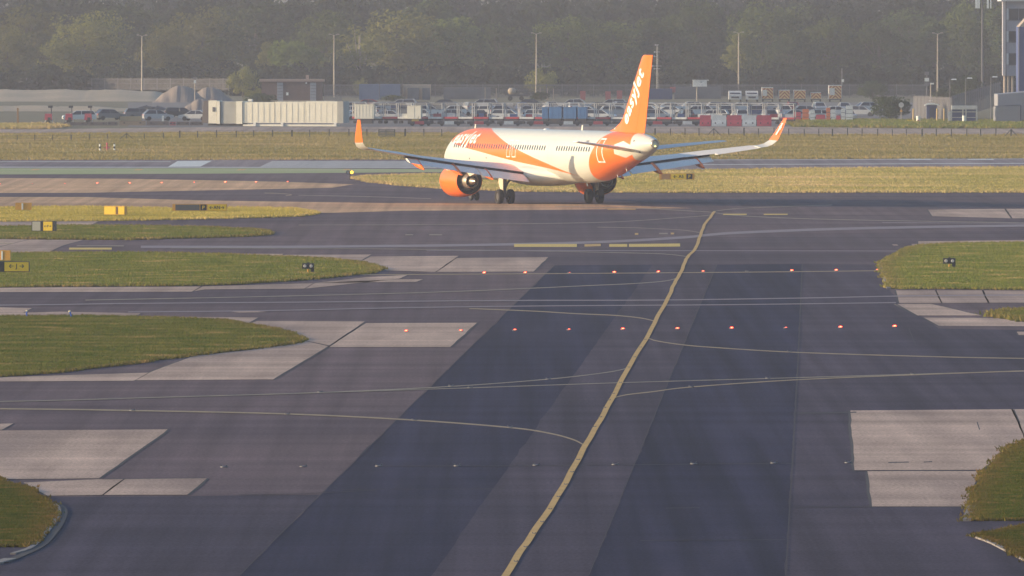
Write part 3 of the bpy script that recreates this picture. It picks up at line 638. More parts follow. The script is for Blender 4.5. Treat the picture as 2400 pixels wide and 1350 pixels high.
# fin: leading edge 37.2 at the root to 42.1 at the tip
def fin_le(z): return 37.2 + (z - 5.9) * .817
def fin_te(z): return 42.55 + (z - 5.9) * .27
q = []; qr = []
for z in (5.55, 6.5, 8, 9.5, 11, 11.72, 11.88):
    a, b = fin_le(z) + (.25 if z > 11.8 else 0), fin_te(z); hinge = a + (b - a) * .70; hw = .24 - .022 * (z - 5.9)
    q.append([(0, GS - a, z), (-.55 * hw, GS - a - .10, z), (-hw * .9, GS - a - .5, z), (-hw, GS - (a + (b - a) * .35), z), (-hw * .62, GS - hinge, z), (hw * .62, GS - hinge, z), (hw, GS - (a + (b - a) * .35), z), (hw * .9, GS - a - .5, z), (.55 * hw, GS - a - .10, z)])
    if z > 5.8 or True:
        zz = max(z, 5.78); qr.append([(-hw * .60, GS - hinge - .012, zz), (-.02, GS - b, zz), (.02, GS - b, zz), (hw * .60, GS - hinge - .012, zz)])
fin = MB().rings(q).build('fin', ORANGE, plane, True)
MB().rings(qr).build('rudder', ORANGE, fin, True)
MB().rings([[(0, GS - 34.6, 5.82), (-.05, GS - 34.65, 5.74), (.05, GS - 34.65, 5.74)], [(0, GS - 36.1, 6.10), (-.10, GS - 36.2, 5.7), (.10, GS - 36.2, 5.7)], [(0, GS - 37.25, 6.55), (-.17, GS - 37.6, 5.6), (.17, GS - 37.6, 5.6)], [(0, GS - 38.2, 7.15), (-.14, GS - 38.6, 5.6), (.14, GS - 38.6, 5.6)]]).build('dorsal_fillet', ORANGE, fin, True)
tm = text_mesh('easyJet', 1.72, .05, .0, 1.10, 0)
ux, uz = .817 / math.hypot(1, .817), 1 / math.hypot(1, .817)      # along the leading edge
def fin_text(u, v):
    u *= .985; s_ = fin_le(6.45) + 1.62 + u * ux * 1.0 - v * uz * .95 ; z_ = 6.45 - .12 + u * uz + v * ux * .95
    ff = (s_ - fin_le(z_)) / max(.3, fin_te(z_) - fin_le(z_)); hw = .24 - .022 * (z_ - 5.9)
    x_ = hw * (1.0 if ff < .4 else 1.0 - .42 * (ff - .4) / .3); return (-(x_ + .02), GS - s_, z_)
link(bpy.data.objects.new('lettering', remap(tm, fin_text, LETTER)), fin)

# tailplane
for side in (1, -1):
    q = []
    for la, a, c, z in ((.5, 38.7, 3.7, 4.55), (1.2, 39.2, 3.4, 4.62), (3.6, 40.95, 2.45, 4.90), (6.0, 42.7, 1.5, 5.16), (6.22, 43.1, 1.1, 5.18)):
        q.append(surf_ring(la, a, c, z, 1.0, .09))
    mb = MB().rings(q); mb = mb if side > 0 else mirror(mb); mb.build('tailplane', mat('tailplane_paint', (.86, .83, .77), .4), plane, True)

# engines
for side in (-1, 1):
    ex = side * 5.75; ez = 1.79
    pr = [(-.25, 1.0), (-.05, 1.03), (.0, 1.075), (-.06, 1.12), (-.35, 1.20), (-.9, 1.235), (-1.6, 1.24), (-2.4, 1.21), (-3.1, 1.13), (-3.62, 1.03), (-3.62, 1.005), (-2.6, .98), (-1.2, .98)]
    pr = [(a, b * 1.06) for a, b in pr]
    nac = MB().lathe(pr, (ex, GS - 15.55, ez), 'Y', 48).build('engine', ORANGE, plane, True)
    MB().lathe([(-3.0, 1.06), (-3.60, 1.064), (-3.62, 1.02), (-2.9, 1.0), (-2.55, .62), (-2.5, .05)], (ex, GS - 15.55, ez), 'Y', 40).build('fan_duct', DGREY, nac, True)
    MB().lathe([(-2.6, .74), (-3.3, .74), (-3.8, .66), (-4.25, .53), (-4.25, .50), (-3.8, .50)], (ex, GS - 15.55, ez), 'Y', 40).build('core_cowl', METAL, nac, True)
    MB().lathe([(-3.85, .50), (-3.9, .05)], (ex, GS - 15.55, ez), 'Y', 32).build('core_exhaust', DGREY, nac)
    MB().lathe([(-3.8, .34), (-4.3, .30), (-4.75, .17), (-4.98, .05), (-5.0, .001)], (ex, GS - 15.55, ez), 'Y', 32).build('exhaust_cone', METAL, nac, True)
    MB().lathe([(-.9, .97), (-.95, .25), (-.5, .2), (-.3, .02)], (ex, GS - 15.55, ez), 'Y', 32).build('fan', DGREY, nac)
    # pylon
    py = MB().rings([[(ex - .18, GS - 17.2, 2.9), (ex + .18, GS - 17.2, 2.9), (ex + .18, GS - 17.2, 3.08), (ex - .18, GS - 17.2, 3.08)],
                     [(ex - .22, GS - 18.9, 2.35), (ex + .22, GS - 18.9, 2.35), (ex + .22, GS - 18.9, 3.25), (ex - .22, GS - 18.9, 3.25)],
                     [(ex - .25, GS - 19.9, 2.18), (ex + .25, GS - 19.9, 2.18), (ex + .22, GS - 19.9, 2.95), (ex - .22, GS - 19.9, 2.95)],
                     [(ex - .10, GS - 21.2, 2.5), (ex + .10, GS - 21.2, 2.5), (ex + .10, GS - 21.2, 2.85), (ex - .10, GS - 21.2, 2.85)]])
    py.build('pylon', CREAMP, nac)
    MB().add([(ex + side * .95, GS - 16.5, ez + .75), (ex + side * 1.3, GS - 17.2, ez + 1.12), (ex + side * 1.28, GS - 17.5, ez + 1.08), (ex + side * .9, GS - 17.5, ez + .72), (ex + side * .90, GS - 16.5, ez + .78), (ex + side * 1.25, GS - 17.2, ez + 1.15), (ex + side * 1.23, GS - 17.5, ez + 1.11), (ex + side * .85, GS - 17.5, ez + .75)], [(0, 1, 2, 3), (7, 6, 5, 4), (0, 4, 5, 1), (1, 5, 6, 2), (2, 6, 7, 3), (3, 7, 4, 0)]).build('nacelle_strake', WHITE if side < 0 else CREAMP, nac)

# landing gear
def wheel(x, y, r, w, parent):
    o = MB().lathe([(-w / 2 * .7, r * .5), (-w / 2, r * .62), (-w / 2, r * .86), (-w * .36, r * .97), (-w * .15, r), (w * .15, r), (w * .36, r * .97), (w / 2, r * .86), (w / 2, r * .62), (w / 2 * .7, r * .5)], (x, y, r), 'X', 28).build('wheel', TYRE, parent, True)
    MB().lathe([(-w / 2 * .72, .01), (-w / 2 * .72, r * .52), (w / 2 * .72, r * .52), (w / 2 * .72, .01)], (x, y, r), 'X', 20).build('rim', mat('wheel_rim', (.09, .085, .085), .5, .3), o)
    return o
for side in (-1, 1):
    lx = side * 3.8
    st_ = MB().tube((lx, 0, .58), (lx, .05, 2.0), .11).tube((lx, .05, 1.5), (lx, .1, 2.75), .17).tube((lx - .46, 0, .58), (lx + .46, 0, .58), .09).tube((lx, .05, 1.35), (lx - side * .95, .1, 2.5), .085).tube((lx, .0, 1.0), (lx - side * .1, -.28, 1.55), .05).tube((lx - side * .1, -.28, 1.55), (lx, -.1, 1.95), .05)
    g = st_.build('main_gear_leg', STEEL, plane)
    for dx in (-.465, .465): wheel(lx + dx, 0, .585, .43, g)
    ox = lx + side * .24
    dr = MB().add([(ox, .20, 2.55), (ox, -.35, 2.5), (ox + side * .02, -.38, 1.9), (ox - side * .02, -.28, 1.1), (ox - side * .02, .18, 1.0), (ox + side * .03, .55, 1.6), (ox + side * .02, .62, 1.9), (ox + side * .05, .20, 2.55), (ox + side * .05, -.35, 2.5), (ox + side * .07, -.38, 1.9), (ox + side * .03, -.28, 1.1), (ox + side * .03, .18, 1.0), (ox + side * .08, .55, 1.6), (ox + side * .07, .62, 1.9)],
       [tuple(range(7)), tuple(range(13, 6, -1))] + [(i, (i + 1) % 7, 7 + (i + 1) % 7, 7 + i) for i in range(7)])
    dr.build('gear_door', CREAMP, g)
ng = MB().tube((0, 16.9, .39), (0, 16.95, 1.9), .085).tube((-.25, 16.9, .39), (.25, 16.9, .39), .06).tube((0, 16.9, 1.0), (0, 17.9, 1.8), .05).build('nose_gear_leg', STEEL, plane)
for dx in (-.25, .25): wheel(dx, 16.9, .39, .22, ng)
for dx in (-.35, .35): MB().box((dx, 17.3, 1.45), (.03, 1.1, .6)).build('nose_gear_door', WHITE, ng)
# aerials and drain mast
def blade(s_, z0, h, c, name='antenna', dn=False, lean=.15):
    k = -1 if dn else 1
    MB().rings([[(-.02, GS - s_, z0), (-.02, GS - s_ - c, z0), (.02, GS - s_ - c, z0), (.02, GS - s_, z0)], [(-.012, GS - s_ - lean, z0 + k * h), (-.012, GS - s_ - c * .8 - lean, z0 + k * h), (.012, GS - s_ - c * .8 - lean, z0 + k * h), (.012, GS - s_ - lean, z0 + k * h)]]).build(name, WHITE, fus)
blade(5.2, 5.78, .38, .3); blade(28.9, 5.88, .42, .32); blade(35.9, 5.86, .30, .28)
blade(30.0, 1.78, .28, .25, 'drain_mast', True); blade(38.5, 3.05, .28, .10, 'drain_mast', True); blade(36.6, 2.5, .2, .1, 'drain_mast', True)
MB().lathe([(0, .26), (.05, .24), (.09, .15), (.11, .01)], (0, GS - 21.3, 5.88), 'Z', 16).build('beacon', LETTER, fus, True)

ORD = ['first', 'second', 'third', 'fourth', 'fifth', 'sixth', 'seventh', 'eighth', 'ninth', 'tenth', 'eleventh', 'twelfth', 'thirteenth', 'fourteenth', 'fifteenth', 'sixteenth', 'seventeenth', 'eighteenth', 'nineteenth', 'twentieth']
def nth(i): return ORD[i] if i < len(ORD) else {20: 'twenty first', 21: 'twenty second', 22: 'twenty third', 23: 'twenty fourth', 24: 'twenty fifth', 25: 'twenty sixth', 26: 'twenty seventh', 27: 'twenty eighth', 28: 'twenty ninth', 29: 'thirtieth'}.get(i, 'next')

# ------------------------------------------------------------------ signs, guard lights, edge markers, stop bar lights
S_YEL = mat('sign_yellow', (.80, .56, .03), .45, c2=(.74, .50, .025), scale=3)
S_ORG = mat('sign_housing_yellow', (.72, .36, .05), .5, c2=(.64, .31, .045), scale=2)
S_BLK = mat('sign_black', (.018, .020, .028), .5)
S_GRY = mat('sign_grey_panel', (.34, .34, .30), .5)
S_DGR = mat('sign_dark_panel', (.10, .10, .11), .5)
S_WHT = mat('sign_white', (.8, .8, .74), .5)
def sign(name, px0, px1, py0, py1, label, panels, rz=0.0, housing=S_BLK, depth=.25, lift=0.0):
    """panels: (from, to, material, text, text material) as fractions of the face"""
    c = G((px0 + px1) / 2, py1); Y = c[1]; sc_ = (py1 - YHOR) / CH; w = (px1 - px0) / sc_; h = (py1 - py0) / sc_
    e = empty(name, (c[0], c[1], .03), rz); tag(e, label, 'sign')
    MB().box((0, depth / 2, h / 2 + .06), (w, depth, h - .06)).build('housing', housing, e)
    for x in (-w * .4, 0, w * .4): MB().box((x, depth / 2, .04), (.08, .12, .08)).build('foot', STEEL, e)
    for a, b, m, txt, tm_ in panels:
        x0, x1 = -w / 2 + a * w + .02, -w / 2 + b * w - .02
        p = MB().box(((x0 + x1) / 2, -.012, h / 2 + .06), (x1 - x0, .02, h - .14)).build('panel', m, e)
        if txt:
            me = text_mesh(txt, 1.0, .02, 0, 1.0, 0); co = np.array([v.co[:] for v in me.vertices]); mn, mx = co.min(0), co.max(0)
            k = min((x1 - x0) * .80 / (mx[0] - mn[0]), (h - .14) * .62 / (mx[1] - mn[1])); ox, oy = (mn[0] + mx[0]) / 2, (mn[1] + mx[1]) / 2
            remap(me, lambda u, v: ((x0 + x1) / 2 + (u - ox) * k, -.027, h / 2 + .06 + (v - oy) * k), tm_)
            link(bpy.data.objects.new('lettering', me), p)
    return e
sign('taxiway_sign', 36, 74, 477, 496, 'plain yellow back of a sign box with one white square, far left', [(.36, .50, S_WHT, None, None)], 0, S_ORG, .4)
sign('taxiway_sign', 242, 295, 485, 507, 'bright yellow two panel sign on the golden grass strip', [(0, .56, S_YEL, None, None), (.58, .66, S_BLK, None, None), (.67, .99, S_YEL, None, None)], R(-22), S_ORG, .4)
sign('taxiway_sign', 404, 532, 480, 498, 'long dark sign ending in a P and a yellow AN panel', [(.05, .50, S_DGR, None, None), (.51, .63, S_BLK, 'P', S_YEL), (.64, .99, S_YEL, '←AN→', S_BLK)], 0, S_ORG, .3)
sign('taxiway_sign', 73, 130, 520, 546, 'sign with a grey half and a yellow half in the narrow grass strip', [(.02, .39, S_GRY, None, None), (.40, .48, S_BLK, None, None), (.49, .90, S_YEL, '←P→', S_BLK)], R(-14), S_BLK, .4)
sign('taxiway_sign', -14, 24, 589, 615, 'yellow back of a sign box just above the J sign', [(.42, .56, S_WHT, None, None)], R(-6), S_ORG, .4)
sign('taxiway_sign', -30, 69, 615, 642, 'black and yellow sign reading P and J with two arrows', [(.02, .39, S_BLK, 'P', S_YEL), (.40, .99, S_YEL, '← J →', S_BLK)], 0, S_BLK, .3)
sign('taxiway_sign', 1545, 1628, 408, 424, 'yellow sign reading A5 with a black P panel under the right wing', [(.06, .31, mat('sign_back_brown', (.40, .22, .10), .6), None, None), (.33, .76, S_YEL, '← A5', S_BLK), (.77, .94, S_BLK, 'P', S_YEL)], 0, S_ORG, .4)
LENS = mat('lamp_lens', (.55, .52, .50), .15)
def guard(px, py, wpx_, label, lit=False, leg='dark'):
    c = G(px, py); k = (py - YHOR) / CH; w = wpx_ / k
    e = empty('runway_guard_light', (c[0], c[1], .02)); tag(e, label, 'light', 'runway guard lights')
    h = w * .46; z0 = .28 if not lit else .45
    if lit:
        for sx in (-1, 1): MB().lathe([(.30, .05), (.28, w * .24), (.0, w * .25), (-.10, w * .25), (-.10, w * .22), (0, w * .20)], (sx * w * .25, 0, z0 + h * .6), 'Y', 20).build('lamp_housing', S_BLK, e)
    else:
        MB().box((0, .12, z0 + h / 2), (w, .24, h)).build('lamp_box', S_BLK, e)
        MB().box((0, .1, z0 + h + .03), (.10, .15, .06)).build('bracket', S_BLK, e)
        MB().box((w * .36, .05, z0 - .08), (.2, .15, .2)).build('junction_box', S_BLK, e)
    for sx in (-1, 1):
        m = LENS if not (lit and sx > 0) else mat('amber_lamp', (1, .6, .05), .3, emit=(1, .55, .04), estr=3.0)
        MB().lathe([(0, .001), (-.03, h * .20), (0, h * .29), (.03, h * .30)] if not lit else [(-.03, .001), (-.02, w * .17), (.05, w * .2)], (sx * w * .26, -.005 if not lit else .0, z0 + h * (.5 if not lit else .6)), 'Y', 18).build('lens', m, e, True)
    MB().tube((0, .1, -.02), (0, .1, z0 + .05), .05).build('leg', S_ORG if not lit else S_BLK, e)
guard(722, 642, 28, 'twin lens guard light on the J sign grass island')
guard(2225, 630, 29, 'twin lens guard light on the patchy island at the right edge')
guard(820, 421, 18, 'guard light with one amber lamp lit, left of the engine', True)
M_BLUE = mat('blue_marker', (.02, .09, .42), .5); M_PALE = mat('marker_cap', (.8, .72, .45), .5)
for px, py, lean, lab in ((62, 744, .05, 'nearly upright blue edge marker on grass, leftmost'), (168, 745, -.35, 'tilted blue edge marker on grass, right of the other')):
    c = G(px, py); h = .28; e = empty('edge_marker', (c[0], c[1], .03)); tag(e, lab, 'marker', 'blue taxiway edge markers')
    top = (lean * h, 0, h); MB().tube((0, 0, 0), top, .045, .045, 10).build('post', M_BLUE, e)
    MB().tube(top, (top[0] * 1.25, 0, h + .06), .06, .04, 10).build('cap', M_PALE, e)

M_FIX = mat('light_fixture', (.15, .15, .165), .5, .3); M_RED = mat('red_lamp', (1, .03, .02), .4, emit=(1, .02, .01), estr=2.6); M_HOT = mat('red_lamp_core', (1, .4, .2), .4, emit=(1, .20, .08), estr=5.0)
fix_me = MB().lathe([(-.01, .13), (.015, .13), (.03, .09), (.035, .01)], (0, 0, 0), 'Z', 12).mesh('fixture', M_FIX, True)
lens_me = MB().box((0, 0, .035), (.15, .10, .06)).mesh('lens', M_RED); core_me = MB().box((0, -.064, .04), (.09, .02, .04)).mesh('lens_core', M_HOT)
def inset(px, py, name, label, group, lit=1.0, sc_=1.0):
    c = G(px, py); e = empty(name, (c[0], c[1], .024)); tag(e, label, 'light', group); e.scale = (sc_, sc_, sc_)
    link(bpy.data.objects.new('fixture', fix_me), e)
    if lit:
        l = link(bpy.data.objects.new('lens', lens_me), e); l.scale = (lit, 1, lit); k = link(bpy.data.objects.new('lens_core', core_me), l)
    else: MB().box((-.09, 0, .05), (.05, .08, .04)).box((.09, 0, .05), (.05, .08, .04)).build('lens', M_FIX, e)
for i, (x, y, l) in enumerate(((1135, 641.5, 1.2), (1231, 641, 1.1), (1335, 640.5, .6), (1440, 640, 1.2), (1543, 639, 1.1), (1648, 637.5, .9), (1856, 636, 1.1), (1960, 635, 1.1), (2056, 634, .8))):
    inset(x, y, 'stop_bar_light', 'small lit red light, %s from the left among those lit in the middle row' % nth(i), 'red lights of the middle stop bar', l)
inset(1751, 636.5, 'stop_bar_light', 'unlit light in the middle row of red stop bar lights', 'red lights of the middle stop bar', 0)
for i, (x, y, l) in enumerate(((952, 778, 1.0), (1080, 777, .9), (1207, 775, .8), (1334, 774, .7), (1460, 773, 1.0), (1588, 772, 1.0), (1715, 771, 1.05), (1842, 770, .65), (1970, 769, 1.1), (2097, 767, 1.2))):
    inset(x, y, 'stop_bar_light', 'small lit red light, %s from the left in the nearest lit row' % nth(i), 'red lights of the near stop bar', l)
for i, (x, y, l) in enumerate(((0, 432.5, .8), (76, 432, .6), (152, 431.5, .8), (228, 430.5, 1.2), (304, 430, 1.2), (379, 429.5, 1.1), (455, 428.5, .9), (528, 428, 1.5), (600, 427.5, 1.2), (674, 427, 1.0))):
    inset(x, y, 'stop_bar_light', 'tiny lit red light, %s from the left in the far row on dusty taxiway' % nth(i), 'red lights of the far stop bar', l, .85)
for i, (x, y) in enumerate(((525, 1096), (711, 1095), (888, 1094), (1072, 1093.5), (1257, 1092), (1442, 1090.5), (1626, 1089), (1814, 1087), (1988, 1086))):
    inset(x, y, 'taxiway_light', 'unlit silver inset light, %s from the left in the foreground row' % nth(i), 'unlit inset lights across the foreground', 0)
for i, (x, y) in enumerate(((1209, 1318), (1232, 1284), (1252, 1252), (1271, 1225), (1290, 1195), (1309, 1166), (1326, 1137), (1341, 1108), (1355, 1079), (1394, 1002), (1407, 979), (1417, 957), (1428, 939), (1437, 924), (1454, 898), (1474, 862), (1488, 838), (1501, 815), (1512, 797))):
    inset(x, y, 'centreline_light', 'unlit silver inset light on the yellow centreline, %s from the bottom' % nth(i), 'unlit centreline lights', 0, .5)
for i, (x, y) in enumerate(sorted(((310, 963), (673, 972), (971, 986), (1195, 1003), (750, 920), (1057, 906), (1285, 890), (1102, 910), (1620, 908), (1850, 826), (2140, 878), (1800, 888)))):
    inset(x, y, 'taxiway_light', 'unlit light on the thin curved guide lines, %s from the left' % nth(i), 'unlit lights on the curved guide lines', 0, .9)

# hydrant and marker posts in the far field
M_POST = mat('marker_black', (.03, .03, .03), .7); M_PINK = mat('hydrant_red', (.55, .09, .12), .6)
for px, lab in ((234, 'black and white marker post left of the red hydrant in the far field'), (268, 'black and white marker post right of the red hydrant in the far field')):
    c = G(px, 354); e = empty('marker_post', (c[0], c[1], .03)); tag(e, lab, 'post', 'marker posts by the hydrant')
    for k, (a, m) in enumerate(((0, S_WHT), (.24, M_POST), (.48, S_WHT), (.70, M_POST))): MB().tube((0, 0, a), (0, 0, a + (.24 if k < 3 else .12)), .10 if k != 3 else .07, None, 8).build('band', m, e)
c = G(251, 354); e = empty('hydrant', (c[0], c[1], .03)); tag(e, 'small red hydrant between two marker posts in the far field', 'hydrant')
MB().tube((0, 0, 0), (0, 0, .75), .09).build('stem', M_PINK, e); MB().tube((-.35, 0, .35), (.35, 0, .35), .06).build('cross_arm', M_PINK, e); MB().lathe([(0, .13), (.08, .12), (.14, .02)], (0, 0, .75), 'Z', 10).build('cap', M_PINK, e)

# ------------------------------------------------------------------ low field fence
M_FPOST = mat('fence_post', (.060, .065, .058), .8); M_WIRE = mat('fence_wire', (.11, .11, .10), .7)
def post_fence(pts, label, h, step=35, wires=(.95, .5), pw=.10, stays=()):
    P = spline(pts, 12); e = empty('field_fence', (*G(*pts[0]), 0)); tag(e, label, 'fence', 'field fences'); o = np.array(G(*pts[0]))
    xs = np.arange(pts[0][0], pts[-1][0], step); prev = None
    PX = [q[0] for q in P]; PY = [q[1] for q in P]
    tri = []
    for k, x in enumerate(xs):
        xx = x + random.uniform(-2, 2); g = np.array(G(xx, np.interp(xx, PX, PY))) - o; hh = h * random.uniform(.92, 1.08)
        MB().box((g[0], g[1], hh / 2), (pw * (1.6 if k % 6 == 0 else 1), pw, hh)).build('post', M_FPOST, e)
        if k in stays:
            for sx in (-1, 1): MB().tube((g[0] + sx * .9, g[1], 0), (g[0], g[1], hh * .95), .05).build('stay', M_FPOST, e)
        if prev is not None:
            for wz in wires: tri.append((prev, g, wz * h))
        prev = g
    for wz in wires:
        mb = MB()
        for a, b, z in tri:
            if abs(z - wz * h) < 1e-6: mb.tube((a[0], a[1], z), (b[0], b[1], z), .016, None, 4)
        mb.build('rail', M_WIRE, e)
post_fence([(1536, 319), (1900, 320), (2150, 321), (2700, 322)], 'dark post and wire fence along the far road, right of the tail', 1.0, 34.7, (.97, .5, .05), .11, (4, 24))
post_fence([(-90, 331), (100, 331), (260, 328), (420, 327)], 'sparse weathered post fence in the far field, far left', .75, 43, (.9, .45), .09, (9,))
post_fence([(420, 326), (700, 322), (890, 321), (1040, 321)], 'post fence with a boarded section left of the nose', .95, 44, (.95, .5), .12)
c0 = G(888, 322); e = empty('field_gate', (c0[0], c0[1], 0)); tag(e, 'small boarded gate panel in the fence above the left winglet', 'gate')
for k in range(5): MB().box((1.0 * 0 + .95, 0, .15 + k * .19), (1.9, .04, .13)).build('board', M_WIRE, e)
for sx in (0, 1.9): MB().box((sx, .04, .5), (.12, .06, 1.0)).build('post', M_FPOST, e)

# ------------------------------------------------------------------ storage yard: trolleys, air bridge, barriers, cars, vans
B_RED = mat('trolley_red', (.52, .055, .075), .55, c2=(.42, .05, .07), scale=2); B_WHT = mat('trolley_white', (.74, .74, .71), .55, c2=(.62, .62, .60), scale=2)
B_FRM = mat('trolley_frame', (.56, .55, .53), .5, c2=(.44, .43, .42), scale=1.5); B_DRK = mat('trolley_chassis', (.045, .045, .055), .7)
B_BLU = mat('blue_curtain', (.045, .15, .34), .6, c2=(.06, .18, .40), scale=1.2); B_CRM = mat('cream_panel', (.76, .73, .62), .5, c2=(.70, .67, .56), scale=1)
def trolley(w, h, bed):
    e = empty('baggage_trolley'); d = 1.5
    MB().box((0, 0, .78), (w - .06, d, .26)).build('bed', bed, e)
    MB().box((0, 0, .52), (w * .9, d * .8, .22)).build('chassis', B_DRK, e)
    for sx in (-1, 1):
        for sy in (-1, 1):
            MB().box((sx * (w / 2 - .10), sy * d / 2 * .93, .91 + (h - .91) / 2), (.13, .09, h - .91)).build('post', B_FRM, e)
    MB().box((0, 0, h + .03), (w - .04, d + .1, .07)).build('roof', B_FRM, e)
    MB().box((0, -d / 2 * .93, h * .93), (w - .3, .05, .07)).build('rail', B_FRM, e); MB().box((0, d / 2 * .93, h * .72), (w - .3, .05, .06)).build('rail', B_FRM, e)
    for sx in (-1, 1):
        for sy in (-1, 1): MB().lathe([(-.06, .05), (-.06, .19), (.06, .19), (.06, .05)], (sx * w * .33, sy * d * .38, .19), 'Y', 10).build('wheel', TYRE, e)
    return e
W_ = 2.02; YT = 1606.0
def yt(x): return YT + 6 - math.tan(R(11)) * (x - X(826, YT))
proto = {0: trolley(W_, 2.72, B_RED), 1: trolley(W_, 2.72, B_WHT)}; used = {0: False, 1: False}
load_me = {k: MB().box((0, 0, 0), (1.0, .9, .7)).mesh('load', m) for k, m in dict(r=mat('red_luggage', (.35, .05, .07), .7), b=mat('blue_luggage', (.05, .12, .3), .7), k=mat('dark_luggage', (.05, .05, .06), .7), w=B_WHT).items()}
x = X(826, YT) + W_ / 2; i = 0; xs_tr = []
while x < X(1848, YT) and i < 30:
    k = i % 2
    if used[k]: e = clone(proto[k])
    else: e = proto[k]; used[k] = True
    e.location = (x, yt(x) + random.uniform(-.2, .2), .01); e.rotation_euler = (0, 0, R(-11) + random.uniform(-.02, .02)); xs_tr.append(x)
    tag(e, '%s framed baggage trolley, %s of the long row behind the plane' % (('red bedded', 'white bedded')[k], nth(i)), 'trolley', 'baggage trolleys in the long row')
    if random.random() < .55:
        lk = random.choice('rbkkww'); l = link(bpy.data.objects.new('load', load_me[lk])); l.location = (x + random.uniform(-.3, .3), yt(x), .91 + .26); l.scale = (random.uniform(.5, 1.3), 1, random.uniform(.5, .75)); l.location.z = .92 + .35 * l.scale[2]
        tag(l, '%s luggage box on the %s trolley of the long row' % (dict(r='red', b='blue', k='dark', w='white')[lk], nth(i)), 'box', 'boxes on trolleys')
    x += W_ + .03; i += 1
# covered trolley bodies standing in the row
def cover(px0, px1, py0, py1, m, label, name='trolley_body', Yd=YT - 1.0, ribs=4):
    a, b = X(px0, Yd), X(px1, Yd); z0, z1 = Z(py1, Yd), Z(py0, Yd); e = empty(name, ((a + b) / 2, yt((a + b) / 2) - 1.0, 0), R(-11)); tag(e, label, 'container'); w = b - a
    MB().box((0, 0, (z0 + z1) / 2), (w, 1.1, z1 - z0)).build('body', m, e); MB().box((0, 0, z1 + .03), (w + .08, 1.2, .06)).build('roof', m, e)
    for k in range(ribs): MB().box((-w / 2 + w * (k + .5) / ribs, -.56, (z0 + z1) / 2), (.05, .03, (z1 - z0) * .92)).build('rib', m, e)
    MB().box((0, 0, z0 / 2), (w * .85, .9, max(.1, z0 - .02))).build('chassis', B_DRK, e)
cover(831, 877, 246, 279, B_CRM, 'boxy cream trolley body with ribs at the left end of the row', ribs=6)
cover(955, 988, 249, 279, B_CRM, 'narrow cream cabinet standing among the trolleys, left part', ribs=1)
for k, (a, b) in enumerate(((1272, 1286), (1288, 1318), (1322, 1352), (1356, 1376))):
    cover(a, b, 252, 278, B_BLU, '%s blue curtained trolley behind the fuselage middle' % nth(k), ribs=2)
# low flat trolleys carrying barrier blocks, nearest row
YL = 1578.0; low = empty('flat_trolley')
MB().box((0, 0, .42), (3.3, 1.3, .36)).build('deck', B_DRK, low)
for sx in (-1, 1):
    for sy in (-1, 1): MB().lathe([(-.07, .05), (-.07, .24), (.07, .24), (.07, .05)], (sx * 1.1, sy * .5, .24), 'Y', 12).build('wheel', TYRE, low)
MB().box((1.85, 0, .35), (.5, .08, .08)).build('drawbar', B_DRK, low)
xl = X(985, YL); j = 0; low_used = False
blk = {}
for nm, m in (('red', B_RED), ('white', B_WHT)):
    blk[nm] = MB().box((0, 0, .0), (1.28, .10, .42), 0, (.94, 1)).mesh('barrier_block', m)
while xl < X(1800, YL):
    e = clone(low) if low_used else low; low_used = True
    e.location = (xl, YL, .01); tag(e, 'low dark flat trolley, %s from the left in the nearest yard row' % nth(j), 'trolley', 'low flat trolleys'); 
    nm = 'red' if j % 2 == 0 else 'white'; b = link(bpy.data.objects.new('barrier_block', blk[nm])); b.location = (xl - .1, YL - .75, .42)
    tag(b, '%s rounded barrier block on the %s low flat trolley' % (nm, nth(j)), 'barrier', 'barrier blocks along the yard front')
    xl += 3.93; j += 1
# a small yellow tug at the left of the low row
e = empty('tow_tug', (X(975, YL), YL, 0)); tag(e, 'small yellow tug with big black wheel under the cream cabinet', 'tug')
MB().box((-.1, 0, .62), (1.0, 1.0, .5), 0, (.9, .9)).build('body', mat('tug_yellow', (.5, .33, .06), .5), e); MB().box((1.0, 0, .55), (1.1, 1.0, .35)).build('tail_deck', B_DRK, e)
for wx in (.78, -.45): MB().lathe([(-.12, .1), (-.12, .42 if wx > 0 else .25), (.12, .42 if wx > 0 else .25), (.12, .1)], (wx, -.5, .42 if wx > 0 else .25), 'Y', 16).build('wheel', TYRE, e); 
MB().tube((.2, 0, .8), (.35, 0, 1.25), .03).build('steering_column', B_DRK, e)
# water filled barriers at the right end of the row
M_BR = mat('barrier_red', (.56, .05, .09), .5, c2=(.46, .05, .08), scale=1.5); M_BW = mat('barrier_white', (.70, .70, .68), .5, c2=(.6, .6, .58), scale=1.5)
def barrier(px0, px1, py0, py1, red, label, Yd):
    a, b = X(px0, Yd), X(px1, Yd); h = Z(py0, Yd); e = empty('plastic_barrier', ((a + b) / 2, Yd, 0)); tag(e, label, 'barrier', 'plastic barriers'); w = b - a; m = M_BR if red else M_BW
    MB().prism([(-.28, 0), (.28, 0), (.28, .25), (.12, h * .55), (.10, h), (-.10, h), (-.12, h * .55), (-.28, .25)], -w / 2, w / 2, 'X').build('body', m, e)
    for sx in (-.25, .25): MB().lathe([(-.30, .10), (-.285, .09), (-.285, .01)], (sx * w, 0, .42), 'Y', 10).build('fork_hole', S_BLK, e)
for k, (a, b) in enumerate(((1640, 1666), (1668, 1702), (1704, 1738), (1740, 1772), (1774, 1808))):
    barrier(a, b, 270, 296, k % 2 == 0, '%s plastic barrier, %s of five right of the tail' % ('red' if k % 2 == 0 else 'white', nth(k)), 1574.0)
